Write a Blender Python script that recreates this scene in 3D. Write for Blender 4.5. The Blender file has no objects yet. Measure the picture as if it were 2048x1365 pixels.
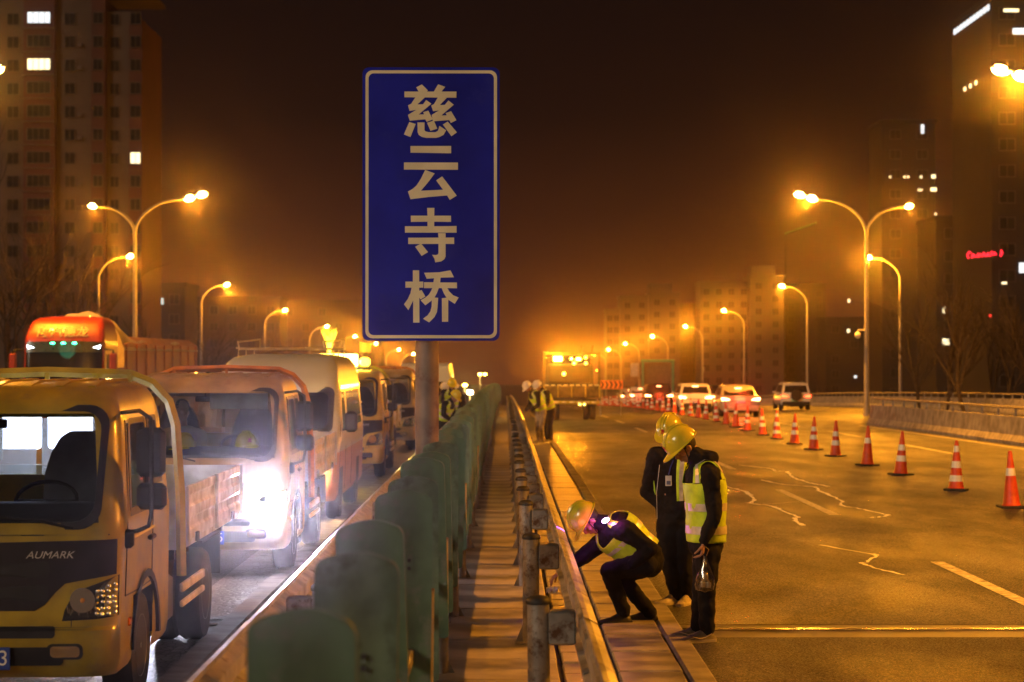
import bpy, math, random
from mathutils import Vector, Matrix
random.seed(7)
R = math.radians
scene = bpy.context.scene
col = scene.collection
F = 3982.0; VX, VY, CAMH = 1010.0, 715.0, 2.28      # focal length and road direction in photo pixels, camera height in metres
# ---------------------------------------------------------------- camera
cd = bpy.data.cameras.new('camera'); cd.lens = 70; cd.sensor_width = 36
cd.clip_start = .1; cd.clip_end = 4000
cd.dof.use_dof = True; cd.dof.focus_distance = 17.2; cd.dof.aperture_fstop = 2.8; cd.dof.aperture_blades = 9
cam = bpy.data.objects.new('camera', cd); col.objects.link(cam); scene.camera = cam
cam.location = (0, 0, CAMH)
cam.rotation_euler = (R(90) + math.atan(32.5 / F), 0, -math.atan(14 / F))
# ---------------------------------------------------------------- night sky, faint city glow, exposure
w = bpy.data.worlds.new('World'); scene.world = w; w.use_nodes = True
nt = w.node_tree; bg = nt.nodes['Background']
sky = nt.nodes.new('ShaderNodeTexSky'); sky.sky_type = 'NISHITA'; sky.sun_disc = False
sky.sun_elevation = R(2); sky.sun_rotation = R(200)
tc = nt.nodes.new('ShaderNodeTexCoord'); sep = nt.nodes.new('ShaderNodeSeparateXYZ')
nt.links.new(tc.outputs['Generated'], sep.inputs[0])
rmp = nt.nodes.new('ShaderNodeValToRGB')
rmp.color_ramp.elements[0].position = 0.0; rmp.color_ramp.elements[0].color = (.075, .020, .008, 1)
rmp.color_ramp.elements[1].position = .30; rmp.color_ramp.elements[1].color = (.003, .0018, .0017, 1)
e = rmp.color_ramp.elements.new(.045); e.color = (.042, .0115, .005, 1)
e = rmp.color_ramp.elements.new(.12); e.color = (.011, .0040, .0028, 1)
nt.links.new(sep.outputs['Z'], rmp.inputs[0])
mixn = nt.nodes.new('ShaderNodeMixRGB'); mixn.blend_type = 'ADD'; mixn.inputs[0].default_value = 1
dim = nt.nodes.new('ShaderNodeMixRGB'); dim.blend_type = 'MULTIPLY'; dim.inputs[0].default_value = 1
dim.inputs[2].default_value = (.0003, .0003, .0003, 1)
nt.links.new(sky.outputs[0], dim.inputs[1]); nt.links.new(dim.outputs[0], mixn.inputs[1])
nt.links.new(rmp.outputs[0], mixn.inputs[2]); nt.links.new(mixn.outputs[0], bg.inputs['Color'])
bg.inputs['Strength'].default_value = 1.0
sd = bpy.data.lights.new('front_fill', 'SUN'); sd.energy = .68; sd.angle = R(14); sd.color = (1, .86, .64)  # added frontal fill in place of traffic and city light behind camera
sun = bpy.data.objects.new('front_fill', sd); col.objects.link(sun); sun.rotation_euler = (R(70), 0, R(-38))
scene.view_settings.view_transform = 'Standard'; scene.view_settings.look = 'None'
scene.view_settings.exposure = 0; scene.view_settings.gamma = 1
scene.view_settings.use_curve_mapping = False
cy = scene.cycles
cy.volume_bounces = 1; cy.max_bounces = 6; cy.diffuse_bounces = 2; cy.glossy_bounces = 3; cy.transparent_max_bounces = 24
cy.sample_clamp_indirect = 3; cy.sample_clamp_direct = 0; cy.use_denoising = True
cy.blur_glossy = .5
try: cy.volume_preview_step_rate = 4; cy.volume_step_rate = 4
except Exception: pass
HAZE = .00026
SODIUM = (1, .33, .013)
# ---------------------------------------------------------------- helpers
def G(y):                                   # the road's crest
    if y <= 0: return 0.0
    if y <= 230: return -6.5e-5 * y * y
    if y <= 420: return -6.5e-5 * 52900 - .0299 * (y - 230)
    return -6.5e-5 * 52900 - .0299 * 190
def P(px, py, Y):                           # photo pixel at depth Y -> world point
    return Vector(((px - VX) / F * Y, Y, CAMH - (py - VY) / F * Y))
def ground_at(px, py):
    Y = 20.0
    for _ in range(40): Y = (CAMH - G(Y)) * F / (py - VY)
    return ((px - VX) / F * Y, Y)
MATS = {}
def mat(name, c, rough=.6, metal=0., var=.18, scale=6., bump=0., bscale=80., emit=None, es=0., coat=0., spec=.5, rvar=0., c2=None, edge=.55):
    if name in MATS: return MATS[name]
    m = bpy.data.materials.new(name); m.use_nodes = True; n = m.node_tree; b = n.nodes['Principled BSDF']
    b.inputs['Roughness'].default_value = rough; b.inputs['Metallic'].default_value = metal
    b.inputs['Specular IOR Level'].default_value = spec
    if coat: b.inputs['Coat Weight'].default_value = coat; b.inputs['Coat Roughness'].default_value = .08
    co = n.nodes.new('ShaderNodeTexCoord')
    nz = n.nodes.new('ShaderNodeTexNoise'); nz.inputs['Scale'].default_value = scale; nz.inputs['Detail'].default_value = 6
    n.links.new(co.outputs['Object'], nz.inputs['Vector'])
    rp = n.nodes.new('ShaderNodeValToRGB')
    lo = [max(0, x * (1 - var * 1.6)) for x in c]; hi = [min(1, x * (1 + var)) for x in c]
    rp.color_ramp.elements[0].position = .3; rp.color_ramp.elements[1].position = .7
    rp.color_ramp.elements[0].color = (*lo, 1); rp.color_ramp.elements[1].color = (*hi, 1)
    n.links.new(nz.outputs['Fac'], rp.inputs[0]); n.links.new(rp.outputs[0], b.inputs['Base Color'])
    if c2:                                  # patches of rust, dust or fading
        n2 = n.nodes.new('ShaderNodeTexNoise'); n2.inputs['Scale'].default_value = scale * 1.7; n2.inputs['Detail'].default_value = 9; n2.inputs['Roughness'].default_value = .68
        n.links.new(co.outputs['Object'], n2.inputs['Vector']); r2 = n.nodes.new('ShaderNodeValToRGB'); r2.color_ramp.elements[0].position = edge; r2.color_ramp.elements[1].position = edge + .12
        n.links.new(n2.outputs['Fac'], r2.inputs[0]); mx = n.nodes.new('ShaderNodeMixRGB'); mx.inputs[2].default_value = (*c2, 1)
        n.links.new(r2.outputs[0], mx.inputs[0]); n.links.new(rp.outputs[0], mx.inputs[1]); n.links.new(mx.outputs[0], b.inputs['Base Color'])
    if rvar:
        mr = n.nodes.new('ShaderNodeMapRange'); mr.inputs[3].default_value = max(0.02, rough - rvar); mr.inputs[4].default_value = min(1, rough + rvar)
        n.links.new(nz.outputs['Fac'], mr.inputs[0]); n.links.new(mr.outputs[0], b.inputs['Roughness'])
    if bump:
        nb = n.nodes.new('ShaderNodeTexNoise'); nb.inputs['Scale'].default_value = bscale; nb.inputs['Detail'].default_value = 4
        n.links.new(co.outputs['Object'], nb.inputs['Vector'])
        bp = n.nodes.new('ShaderNodeBump'); bp.inputs['Strength'].default_value = min(1, bump * 10); bp.inputs['Distance'].default_value = bump * .1
        n.links.new(nb.outputs['Fac'], bp.inputs['Height']); n.links.new(bp.outputs[0], b.inputs['Normal'])
    if emit:
        b.inputs['Emission Color'].default_value = (*emit, 1); b.inputs['Emission Strength'].default_value = es
    MATS[name] = m; return m
def glass(name, tint=(.55, .6, .6), amount=.12, rough=.03, translucence=0.):
    if name in MATS: return MATS[name]
    m = bpy.data.materials.new(name); m.use_nodes = True; n = m.node_tree
    for x in list(n.nodes): n.nodes.remove(x)
    o = n.nodes.new('ShaderNodeOutputMaterial'); t = n.nodes.new('ShaderNodeBsdfTransparent'); t.inputs[0].default_value = (*tint, 1)
    g = n.nodes.new('ShaderNodeBsdfGlossy'); g.inputs['Roughness'].default_value = rough
    fr = n.nodes.new('ShaderNodeFresnel'); fr.inputs[0].default_value = 1.5
    ad = n.nodes.new('ShaderNodeMath'); ad.operation = 'ADD'; ad.use_clamp = True; ad.inputs[1].default_value = amount
    n.links.new(fr.outputs[0], ad.inputs[0]); mx = n.nodes.new('ShaderNodeMixShader')
    n.links.new(ad.outputs[0], mx.inputs[0]); n.links.new(g.outputs[0], mx.inputs[2])
    if translucence:
        tr = n.nodes.new('ShaderNodeBsdfTranslucent'); tr.inputs[0].default_value = (.8, .8, .85, 1)
        m2 = n.nodes.new('ShaderNodeMixShader'); m2.inputs[0].default_value = translucence
        n.links.new(t.outputs[0], m2.inputs[1]); n.links.new(tr.outputs[0], m2.inputs[2]); n.links.new(m2.outputs[0], mx.inputs[1])
    else: n.links.new(t.outputs[0], mx.inputs[1])
    n.links.new(mx.outputs[0], o.inputs[0]); MATS[name] = m; return m
def glow(name, c, s):
    if name in MATS: return MATS[name]
    m = bpy.data.materials.new(name); m.use_nodes = True; b = m.node_tree.nodes['Principled BSDF']
    b.inputs['Base Color'].default_value = (*[min(.8, x) for x in c], 1)
    b.inputs['Emission Color'].default_value = (*c, 1); b.inputs['Emission Strength'].default_value = s
    MATS[name] = m; return m

class MB:                                   # collects shapes, links them as ONE mesh object
    def __init__(s): s.v = []; s.f = []
    def add(s, vs, fs):
        k = len(s.v); s.v += [tuple(q) for q in vs]; s.f += [tuple(i + k for i in g) for g in fs]; return s
    def box(s, c, d, rot=None, taper=1.0):
        hx, hy, hz = d[0] / 2, d[1] / 2, d[2] / 2
        vs = [Vector((sx * hx * (taper if sz > 0 else 1), sy * hy * (taper if sz > 0 else 1), sz * hz)) for sz in (-1, 1) for sy in (-1, 1) for sx in (-1, 1)]
        if rot:
            M = Matrix.Rotation(rot[2], 3, 'Z') @ Matrix.Rotation(rot[1], 3, 'Y') @ Matrix.Rotation(rot[0], 3, 'X'); vs = [M @ q for q in vs]
        c = Vector(c)
        return s.add([q + c for q in vs], [(0, 2, 3, 1), (4, 5, 7, 6), (0, 1, 5, 4), (2, 6, 7, 3), (0, 4, 6, 2), (1, 3, 7, 5)])
    def bbox(s, c, d, r=.02):               # bevelled box
        hx, hy, hz = d[0] / 2, d[1] / 2, d[2] / 2; r = min(r, hx * .9, hy * .9, hz * .9); c = Vector(c)
        rings = []
        for z, i in ((-hz, r), (-hz + r, 0), (hz - r, 0), (hz, r)):
            a, b = hx - i, hy - i; q = r * .9
            rings.append([c + Vector(t) for t in ((a - q, -b, z), (a, -b + q, z), (a, b - q, z), (a - q, b, z), (-a + q, b, z), (-a, b - q, z), (-a, -b + q, z), (-a + q, -b, z))])
        return s.loft(rings)
    def loft(s, rings, cap=True, closed=True):
        n = len(rings[0]); vs = [q for r in rings for q in r]; fs = []
        for i in range(len(rings) - 1):
            for j in range(n if closed else n - 1):
                a = i * n + j; b = i * n + (j + 1) % n; fs.append((a, b, b + n, a + n))
        if cap and closed: fs.append(tuple(range(n))[::-1]); fs.append(tuple(range((len(rings) - 1) * n, len(rings) * n)))
        return s.add(vs, fs)
    def tube(s, pts, r, seg=8, cap=True, sq=(1, 1)):
        pts = [Vector(p) for p in pts]; rr = r if isinstance(r, (list, tuple)) else [r] * len(pts); rings = []
        up = None
        for i, p in enumerate(pts):
            d = (pts[min(i + 1, len(pts) - 1)] - pts[max(i - 1, 0)]).normalized()
            if up is None:
                up = Vector((0, 0, 1)) if abs(d.z) < .9 else Vector((0, 1, 0))
            a = d.cross(up).normalized(); b = a.cross(d).normalized(); up = b
            rings.append([p + (a * math.cos(t) * sq[0] + b * math.sin(t) * sq[1]) * rr[i] for t in [2 * math.pi * k / seg for k in range(seg)]])
        return s.loft(rings, cap)
    def cyl(s, p0, p1, r0, r1=None, seg=12): return s.tube([p0, p1], [r0, r0 if r1 is None else r1], seg)
    def lathe(s, prof, c=(0, 0, 0), seg=16, axis='Z'):
        rings = []; c = Vector(c)
        for r, h in prof:
            ring = []
            for k in range(seg):
                t = 2 * math.pi * k / seg; x, y = r * math.cos(t), r * math.sin(t)
                ring.append(c + (Vector((x, y, h)) if axis == 'Z' else Vector((h, x, y)) if axis == 'X' else Vector((y, h, x))))
            rings.append(ring)
        return s.loft(rings)
    def ell(s, c, r, seg=16, rings=10, M=None, zmin=-1.0):
        c = Vector(c); rg = []
        for i in range(rings + 1):
            ph = -math.pi / 2 + math.pi * i / rings
            z = max(zmin, math.sin(ph)); q = math.cos(ph) if z > zmin or zmin == -1 else math.sqrt(1 - zmin * zmin)
            q = max(q, .01)
            ring = [Vector((r[0] * q * math.cos(t), r[1] * q * math.sin(t), r[2] * z)) for t in [2 * math.pi * k / seg for k in range(seg)]]
            rg.append([c + (M @ p if M else p) for p in ring])
        return s.loft(rg)
    def prism(s, poly, h0, h1, fn=None):    # polygon in (a,b) extruded; fn maps (a,b,h) to a point
        fn = fn or (lambda a, b, h: (a, b, h)); n = len(poly)
        vs = [fn(a, b, h0) for a, b in poly] + [fn(a, b, h1) for a, b in poly]
        fs = [tuple(range(n))[::-1], tuple(range(n, 2 * n))] + [(i, (i + 1) % n, (i + 1) % n + n, i + n) for i in range(n)]
        return s.add(vs, fs)
    def build(s, name, m, parent=None, smooth=False, loc=None, label=None):
        me = bpy.data.meshes.new(name); me.from_pydata(s.v, [], s.f); me.update()
        if m: me.materials.append(m)
        if smooth:
            me.shade_smooth()
            try: me.set_sharp_from_angle(angle=R(42))
            except Exception: pass
        o = bpy.data.objects.new(name, me); col.objects.link(o)
        if parent: o.parent = parent
        if loc: o.location = loc
        if label: o['label'] = label
        return o
def tag(o, label=None, cat=None, group=None, kind=None):
    if label: o['label'] = label
    if cat: o['category'] = cat
    if group: o['group'] = group
    if kind: o['kind'] = kind
    return o
def thing(name, label, cat, loc=(0, 0, 0), rz=0, group=None):
    o = bpy.data.objects.new(name, None); col.objects.link(o); o.location = loc; o.rotation_euler = (0, 0, rz); o.empty_display_size = .3
    return tag(o, label, cat, group)
def kids(o): return [c for c in list(col.objects) if c.parent == o]
def copy_tree(o, parent=None, cache=None):
    if cache is None:
        cache = {}
        for c in col.objects:
            if c.parent: cache.setdefault(c.parent.name, []).append(c)
    c = o.copy(); col.objects.link(c); c.parent = parent
    for ch in cache.get(o.name, []): copy_tree(ch, c, cache)
    return c
def lamp(name, loc, power, color, kind='POINT', size=.1, rot=None, cone=60, blend=.5, parent=None, dist=None):
    d = bpy.data.lights.new(name, kind); d.energy = power; d.color = color; d.shadow_soft_size = size
    if kind == 'SPOT': d.spot_size = R(cone); d.spot_blend = blend
    o = bpy.data.objects.new(name, d); col.objects.link(o); o.location = loc
    if rot: o.rotation_euler = rot
    if parent: o.parent = parent
    return o
def strip_y(y0, y1, step, fn):              # sheet made of rows along y; fn(y) -> list of (x,z)
    ys = []; y = y0
    while y < y1 - 1e-6: ys.append(y); y += step
    ys.append(y1); rows = [[(x, y, z) for x, z in fn(y)] for y in ys]
    return MB().loft(rows, cap=False, closed=False)
# ---------------------------------------------------------------- ground materials
def asphalt(name, base=.06):
    m = bpy.data.materials.new(name); m.use_nodes = True; n = m.node_tree; L = n.links; b = n.nodes['Principled BSDF']
    co = n.nodes.new('ShaderNodeTexCoord')
    def noise(sc, det, scl=(1, 1, 1), rough=.5):
        mp = n.nodes.new('ShaderNodeMapping'); mp.inputs['Scale'].default_value = scl; L.new(co.outputs['Object'], mp.inputs[0])
        q = n.nodes.new('ShaderNodeTexNoise'); q.inputs['Scale'].default_value = sc; q.inputs['Detail'].default_value = det; q.inputs['Roughness'].default_value = rough
        L.new(mp.outputs[0], q.inputs['Vector']); return q
    def ramp(src, a, b_, c0, c1):
        r = n.nodes.new('ShaderNodeValToRGB'); r.color_ramp.elements[0].position = a; r.color_ramp.elements[1].position = b_
        r.color_ramp.elements[0].color = (*c0, 1); r.color_ramp.elements[1].color = (*c1, 1); L.new(src, r.inputs[0]); return r
    def mul(a, b_):
        x = n.nodes.new('ShaderNodeMixRGB'); x.blend_type = 'MULTIPLY'; x.inputs[0].default_value = 1; L.new(a, x.inputs[1]); L.new(b_, x.inputs[2]); return x
    sp = ramp(noise(34, 5, rough=.95).outputs['Fac'], .40, .60, (base * .2,) * 3, (base * 2.9, base * 2.9, base * 2.8))
    wear = ramp(noise(.35, 5, (1, .35, 1)).outputs['Fac'], .32, .68, (.6,) * 3, (1.45,) * 3)
    pat = ramp(noise(1.6, 8, (1, .6, 1), .62).outputs['Fac'], .35, .65, (.85,) * 3, (1.12,) * 3)
    trk = ramp(noise(.9, 1, (1, .01, 1)).outputs['Fac'], .3, .7, (.8,) * 3, (1.2,) * 3)
    L.new(mul(mul(mul(sp.outputs[0], wear.outputs[0]).outputs[0], pat.outputs[0]).outputs[0], trk.outputs[0]).outputs[0], b.inputs['Base Color'])
    rr = ramp(noise(.8, 6, (1, .35, 1), .6).outputs['Fac'], .36, .60, (.56,) * 3, (1.0,) * 3); r3 = ramp(noise(55, 3, rough=.8).outputs['Fac'], .42, .60, (.92,) * 3, (.42,) * 3)
    L.new(mul(rr.outputs[0], r3.outputs[0]).outputs[0], b.inputs['Roughness'])
    bp = n.nodes.new('ShaderNodeBump'); bp.inputs['Strength'].default_value = .9; bp.inputs['Distance'].default_value = .022
    L.new(noise(36, 5, rough=.9).outputs['Fac'], bp.inputs['Height']); L.new(bp.outputs[0], b.inputs['Normal'])
    b.inputs['Specular IOR Level'].default_value = .34
    return m
ASPH = asphalt('asphalt'); ASPH2 = asphalt('fresh_asphalt', .038)
CONC = mat('concrete', (.30, .28, .25), .72, var=.35, scale=3, bump=.05, bscale=60, rvar=.2)
SLAB = mat('worn_slab', (.26, .24, .21), .42, var=.45, scale=2.2, bump=.06, bscale=45, rvar=.22)
PAINT = mat('road_paint', (.55, .52, .46), .55, var=.5, scale=14, bump=.04, bscale=120, rvar=.15)
DIRT = mat('earth', (.05, .045, .04), .9, var=.4, scale=.3)
DARK = mat('dark_rubber', (.02, .02, .02), .6, var=.3)
GALV = mat('galvanised_steel', (.34, .32, .29), .5, metal=.5, var=.35, scale=5, bump=.03, bscale=30, rvar=.15, c2=(.11, .055, .03), edge=.53)
# ---------------------------------------------------------------- ground, roads
def struct(o): o['kind'] = 'structure'; return o
def gz(d): return lambda y: G(y) + d
struct(strip_y(-60, 900, 20, lambda y: [(-420, G(y) - 1.2), (-30, G(y) - 1.0), (30, G(y) - 1.0), (420, G(y) - 1.2)]).build('ground', DIRT))
Y0J, Y1J = 16.35, 17.15                     # bridge expansion joint
def road(name, xa, xb, ya, yb, dz=0, m=ASPH, step=5):
    return struct(strip_y(ya, yb, step, lambda y: [(xa + (xb - xa) * k / 6, G(y) + dz) for k in range(7)]).build(name, m))
road('road', 1.5, 27.0, -40, Y0J, 0, ASPH2); road('road', 1.5, 27.0, Y1J, 420, 0)
road('road', -27.0, -2.45, -40, Y0J + .3, 0); road('road', -27.0, -2.45, Y1J + .3, 420, 0)
JC = mat('joint_concrete', (.12, .11, .10), .45, var=.5, scale=5, bump=.05, bscale=90, rvar=.2)
road('joint_band', 1.3, 27.0, Y0J, Y1J, -.004, JC, 1); road('joint_band', -27, -2.22, Y0J + .3, Y1J + .3, -.004, JC, 1)
jt = thing('expansion_joint', 'thin bright steel expansion joint crossing the right carriageway', 'joint', (0, 16.78, G(16.8)))
MB().box((14.2, 0, .002), (25.4, .03, .016)).build('edge_rail', mat('bright_steel', (.6, .58, .55), .22, metal=1, var=.2), jt)
MB().box((14.2, .07, .001), (25.4, .03, .012)).build('edge_rail', MATS['bright_steel'], jt)
MB().box((14.2, .035, -.006), (25.4, .04, .01)).build('rubber_seal', DARK, jt)
jt2 = thing('expansion_joint', 'steel expansion joint crossing the truck lane on the left', 'joint', (0, 17.1, G(17)))
MB().box((-14.7, 0, .002), (24.5, .03, .016)).build('edge_rail', MATS['bright_steel'], jt2)
MB().box((-14.7, .07, .001), (24.5, .03, .012)).build('edge_rail', MATS['bright_steel'], jt2)
# cracked thermoplastic edge lines and low kerbs
def cracked(name, c):
    m = bpy.data.materials.new(name); m.use_nodes = True; n = m.node_tree; L = n.links; b = n.nodes['Principled BSDF']
    co = n.nodes.new('ShaderNodeTexCoord'); mp = n.nodes.new('ShaderNodeMapping'); mp.inputs['Scale'].default_value = (9, 5, 5); L.new(co.outputs['Object'], mp.inputs[0])
    v = n.nodes.new('ShaderNodeTexVoronoi'); v.feature = 'DISTANCE_TO_EDGE'; v.inputs['Scale'].default_value = 1.6; L.new(mp.outputs[0], v.inputs['Vector'])
    r = n.nodes.new('ShaderNodeValToRGB'); r.color_ramp.elements[0].position = .0; r.color_ramp.elements[1].position = .07
    r.color_ramp.elements[0].color = (*[x * .25 for x in c], 1); r.color_ramp.elements[1].color = (*c, 1); L.new(v.outputs['Distance'], r.inputs[0])
    nz = n.nodes.new('ShaderNodeTexNoise'); nz.inputs['Scale'].default_value = 3; nz.inputs['Detail'].default_value = 8; L.new(co.outputs['Object'], nz.inputs['Vector'])
    r2 = n.nodes.new('ShaderNodeValToRGB'); r2.color_ramp.elements[0].position = .3; r2.color_ramp.elements[1].position = .65; r2.color_ramp.elements[0].color = (.35, .35, .35, 1); L.new(nz.outputs['Fac'], r2.inputs[0])
    x = n.nodes.new('ShaderNodeMixRGB'); x.blend_type = 'MULTIPLY'; x.inputs[0].default_value = 1; L.new(r.outputs[0], x.inputs[1]); L.new(r2.outputs[0], x.inputs[2])
    L.new(x.outputs[0], b.inputs['Base Color']); b.inputs['Roughness'].default_value = .5
    bp = n.nodes.new('ShaderNodeBump'); bp.inputs['Distance'].default_value = .01; L.new(v.outputs['Distance'], bp.inputs['Height']); L.new(bp.outputs[0], b.inputs['Normal'])
    return m
CRK = cracked('cracked_line', (.30, .28, .25))
struct(strip_y(-5, Y1J, 4, lambda y: [(1.31, G(y)), (1.33, G(y) + .022), (1.48, G(y) + .022), (1.5, G(y))]).build('kerb', CONC))
struct(strip_y(Y1J, 300, 4, lambda y: [(1.31, G(y)), (1.33, G(y) + .022), (1.48, G(y) + .022), (1.5, G(y))]).build('kerb', CONC))
road('road_marking', -2.95, -2.45, -5, 16.6, .004, CRK, 3); road('road_marking', -2.95, -2.45, 17.5, 250, .004, CRK, 3)
struct(strip_y(-5, 300, 4, lambda y: [(-2.45, G(y) - .02), (-2.43, G(y) + .04), (-2.25, G(y) + .04), (-2.22, G(y) + .0)]).build('kerb', CONC))
# median base under the slabs
base = struct(strip_y(-10, 320, 5, lambda y: [(-2.25, G(y) - .03), (-1.2, G(y) - .03), (0.5, G(y) - .03), (1.35, G(y) - .03)]).build('median', mat('median_bed', (.06, .055, .05), .8, var=.3)))
def slabs(name, xa, xb, ya, yb, step, dz, m, gap=.02, th=.05, far=None):
    w_, d_ = xb - xa, step - gap; protos = []
    for k in range(4):
        b = MB().bbox((0, 0, -th / 2), (w_ - gap, d_, th), .012); me = b.build(name, m); protos.append(me)
    y = ya; i = 0
    while y < yb:
        p = protos[i % 4]
        o = p if i < 4 else p.copy()
        if i >= 4: col.objects.link(o)
        o.parent = base; o.location = ((xa + xb) / 2 + random.uniform(-.004, .004), y + step / 2, G(y + step / 2) + dz + random.uniform(-.006, .006))
        o.rotation_euler = (random.uniform(-.006, .006), random.uniform(-.006, .006), random.uniform(-.004, .004))
        y += step; i += 1
    struct(strip_y(yb, far, 5, lambda y: [(xa, G(y) + dz), (xb, G(y) + dz)]).build('median', m))
slabs('paving_slab', .42, .80, 4, 70, .5, .0, SLAB, far=300)
slabs('paving_slab', .815, 1.305, 4, 70, .5, .01, SLAB, far=300)
slabs('median_slab', -1.15, .40, 4, 84, 1.0, .03, mat('median_concrete', (.40, .36, .30), .55, var=.5, scale=1.5, bump=.05, bscale=40, rvar=.2), far=300)
slabs('gutter_slab', -2.2, -1.17, 4, 50, 1.0, .0, SLAB, far=300)
# painted markings
def dash(x, y0, y1, wd=.15):
    n_ = max(1, int((y1 - y0) / 3)); rows = [[(x - wd / 2, y0 + (y1 - y0) * k / n_, G(y0 + (y1 - y0) * k / n_) + .004), (x + wd / 2, y0 + (y1 - y0) * k / n_, G(y0 + (y1 - y0) * k / n_) + .004)] for k in range(n_ + 1)]
    struct(MB().loft(rows, cap=False, closed=False).build('road_marking', PAINT))
for k in range(-2, 14):
    dash(4.88, 29.5 + 13 * k, 35.5 + 13 * k)
    dash(11.35, 37.5 + 13 * k, 43.5 + 13 * k)
    if k > 5: dash(8.15, 33 + 13 * k, 39 + 13 * k); dash(15.5, 33 + 13 * k, 39 + 13 * k)
    dash(-6.1, 18 + 13 * k, 24 + 13 * k); dash(-9.6, 18 + 13 * k, 24 + 13 * k)
dash(13.9, 0, 78)
# squiggly crack-sealing lines on the asphalt
SEAL = mat('sealing_paint', (.92, .92, .88), .6, var=.08, scale=20)
def squiggle(pts, wd):
    q = [ground_at(1450 + a / 2.219, 750 + b / 2.219) for a, b in pts]; out = []
    for i in range(len(q) - 1):                                   # wander a little between the traced points
        for k in range(6):
            t = k / 6; x = q[i][0] * (1 - t) + q[i + 1][0] * t; y = q[i][1] * (1 - t) + q[i + 1][1] * t
            out.append((x + random.uniform(-.025, .025), y + random.uniform(-.12, .12)))
    out.append(q[-1]); L_, R_ = [], []
    for i, p in enumerate(out):
        a, b = out[max(0, i - 1)], out[min(len(out) - 1, i + 1)]; d = Vector((b[0] - a[0], b[1] - a[1])).normalized(); ww = wd * random.uniform(.5, 1.35)
        L_.append((p[0] - d.y * ww, p[1] + d.x * ww, G(p[1]) + .004)); R_.append((p[0] + d.y * ww, p[1] - d.x * ww, G(p[1]) + .004))
    struct(MB().loft([[a, b] for a, b in zip(L_, R_)], cap=False, closed=False).build('road_marking', SEAL))
squiggle([(60, 400), (210, 418), (225, 430), (275, 428), (290, 450), (310, 460), (370, 478), (460, 497)], .035)
squiggle([(160, 468), (260, 488), (400, 498), (420, 515), (520, 560), (510, 580), (620, 600), (730, 625), (650, 635)], .03)
squiggle([(0, 495), (95, 520), (130, 550), (110, 570), (200, 580), (270, 610), (320, 630), (310, 645), (350, 670)], .035)
squiggle([(175, 572), (330, 565)], .012)
squiggle([(415, 757), (660, 797), (670, 803), (612, 838), (640, 850), (795, 888)], .025)
# ---------------------------------------------------------------- median guardrails
WAVE = [(0, .02), (.0, 0), (.035, -.012), (.078, -.035), (.078, -.075), (.012, -.115), (.012, -.195), (.078, -.235), (.078, -.275), (.035, -.298), (0, -.31), (0, -.33)]
RAILM = mat('guardrail_paint', (.55, .52, .46), .42, metal=.4, var=.3, scale=4, bump=.04, bscale=14, rvar=.15, c2=(.16, .09, .05), edge=.56)
def guardrail(name, label, x0, side, posts, step, top=.85, group=None):
    t = thing(name, label, 'guardrail', (x0, 0, 0), group=group)
    def seg(y0, y1):
        rows = []; n_ = 2
        for k in range(n_ + 1):
            y = y0 + (y1 - y0) * k / n_; z = G(y) + top
            rows.append([(side * a, y, z + b) for a, b in WAVE] + [(side * (a - .006), y, z + b) for a, b in WAVE[::-1]])
        return MB().loft(rows)
    y = 3.0
    while y < 210:
        o = seg(y + .0, y + 4.12).build('rail_beam', RAILM, t); o.location = (random.uniform(-.006, .006), 0, random.uniform(-.006, .006)) if int(y) % 8 else (.008 * side, 0, .003)
        if y < 60:                                                 # end lap with bolts
            b = MB()
            for q in (-.06, -.25):
                for dy in (.1, .22): b.cyl((side * .075, y + dy, G(y) + top + q), (side * .098, y + dy, G(y) + top + q), .016, seg=6)
            b.build('lap_bolt', DARK, t)
        y += 4
    pb = MB().cyl((0, 0, 0), (0, 0, .84), .066, seg=18); pp = pb.build('post', GALV, t, smooth=True)
    cb = MB().lathe([(.072, 0), (.075, .012), (.070, .03), (.05, .045), (.012, .052)], seg=18); cp = cb.build('post_cap', DARK, pp, smooth=True); cp.location = (0, 0, .838)
    fb = MB().box((0, 0, .012), (.26, .26, .024))
    for a in (0, 90, 180, 270):
        fb.prism([(.06, .02), (.12, .02), (.06, .17)], -.005, .005, lambda p, q, h, a=a: (p * math.cos(R(a)) - h * math.sin(R(a)), p * math.sin(R(a)) + h * math.cos(R(a)), q))
    fo = fb.build('base_plate', GALV, pp)
    bb = MB().bbox((side * .14, 0, .70), (.16, .13, .20), .012); bo = bb.build('spacer_block', GALV, pp)
    first = True
    for i, yp in enumerate(posts):
        if first: o = pp; first = False
        else:
            o = pp.copy(); col.objects.link(o)
            for ch in (cp, fo, bo):
                c = ch.copy(); col.objects.link(c); c.parent = o
        o.location = (-side * .225, yp, G(yp) + random.uniform(-.01, .012)); o.rotation_euler = (random.uniform(-.01, .01), random.uniform(-.012, .012), random.uniform(-.05, .05))
    return t
rp = [7.8, 11.8, 15.9] + [19.9 + 2 * k for k in range(70)]
guardrail('median_guardrail', 'lit steel guardrail beside the crouching worker, right edge of the median', .43, 1, rp, 2)
lp = [8.3 + 4.1 * k for k in range(40)]
guardrail('median_guardrail', 'steel guardrail along the trucks, left edge of the median', -1.37, -1, lp, 4)
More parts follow.
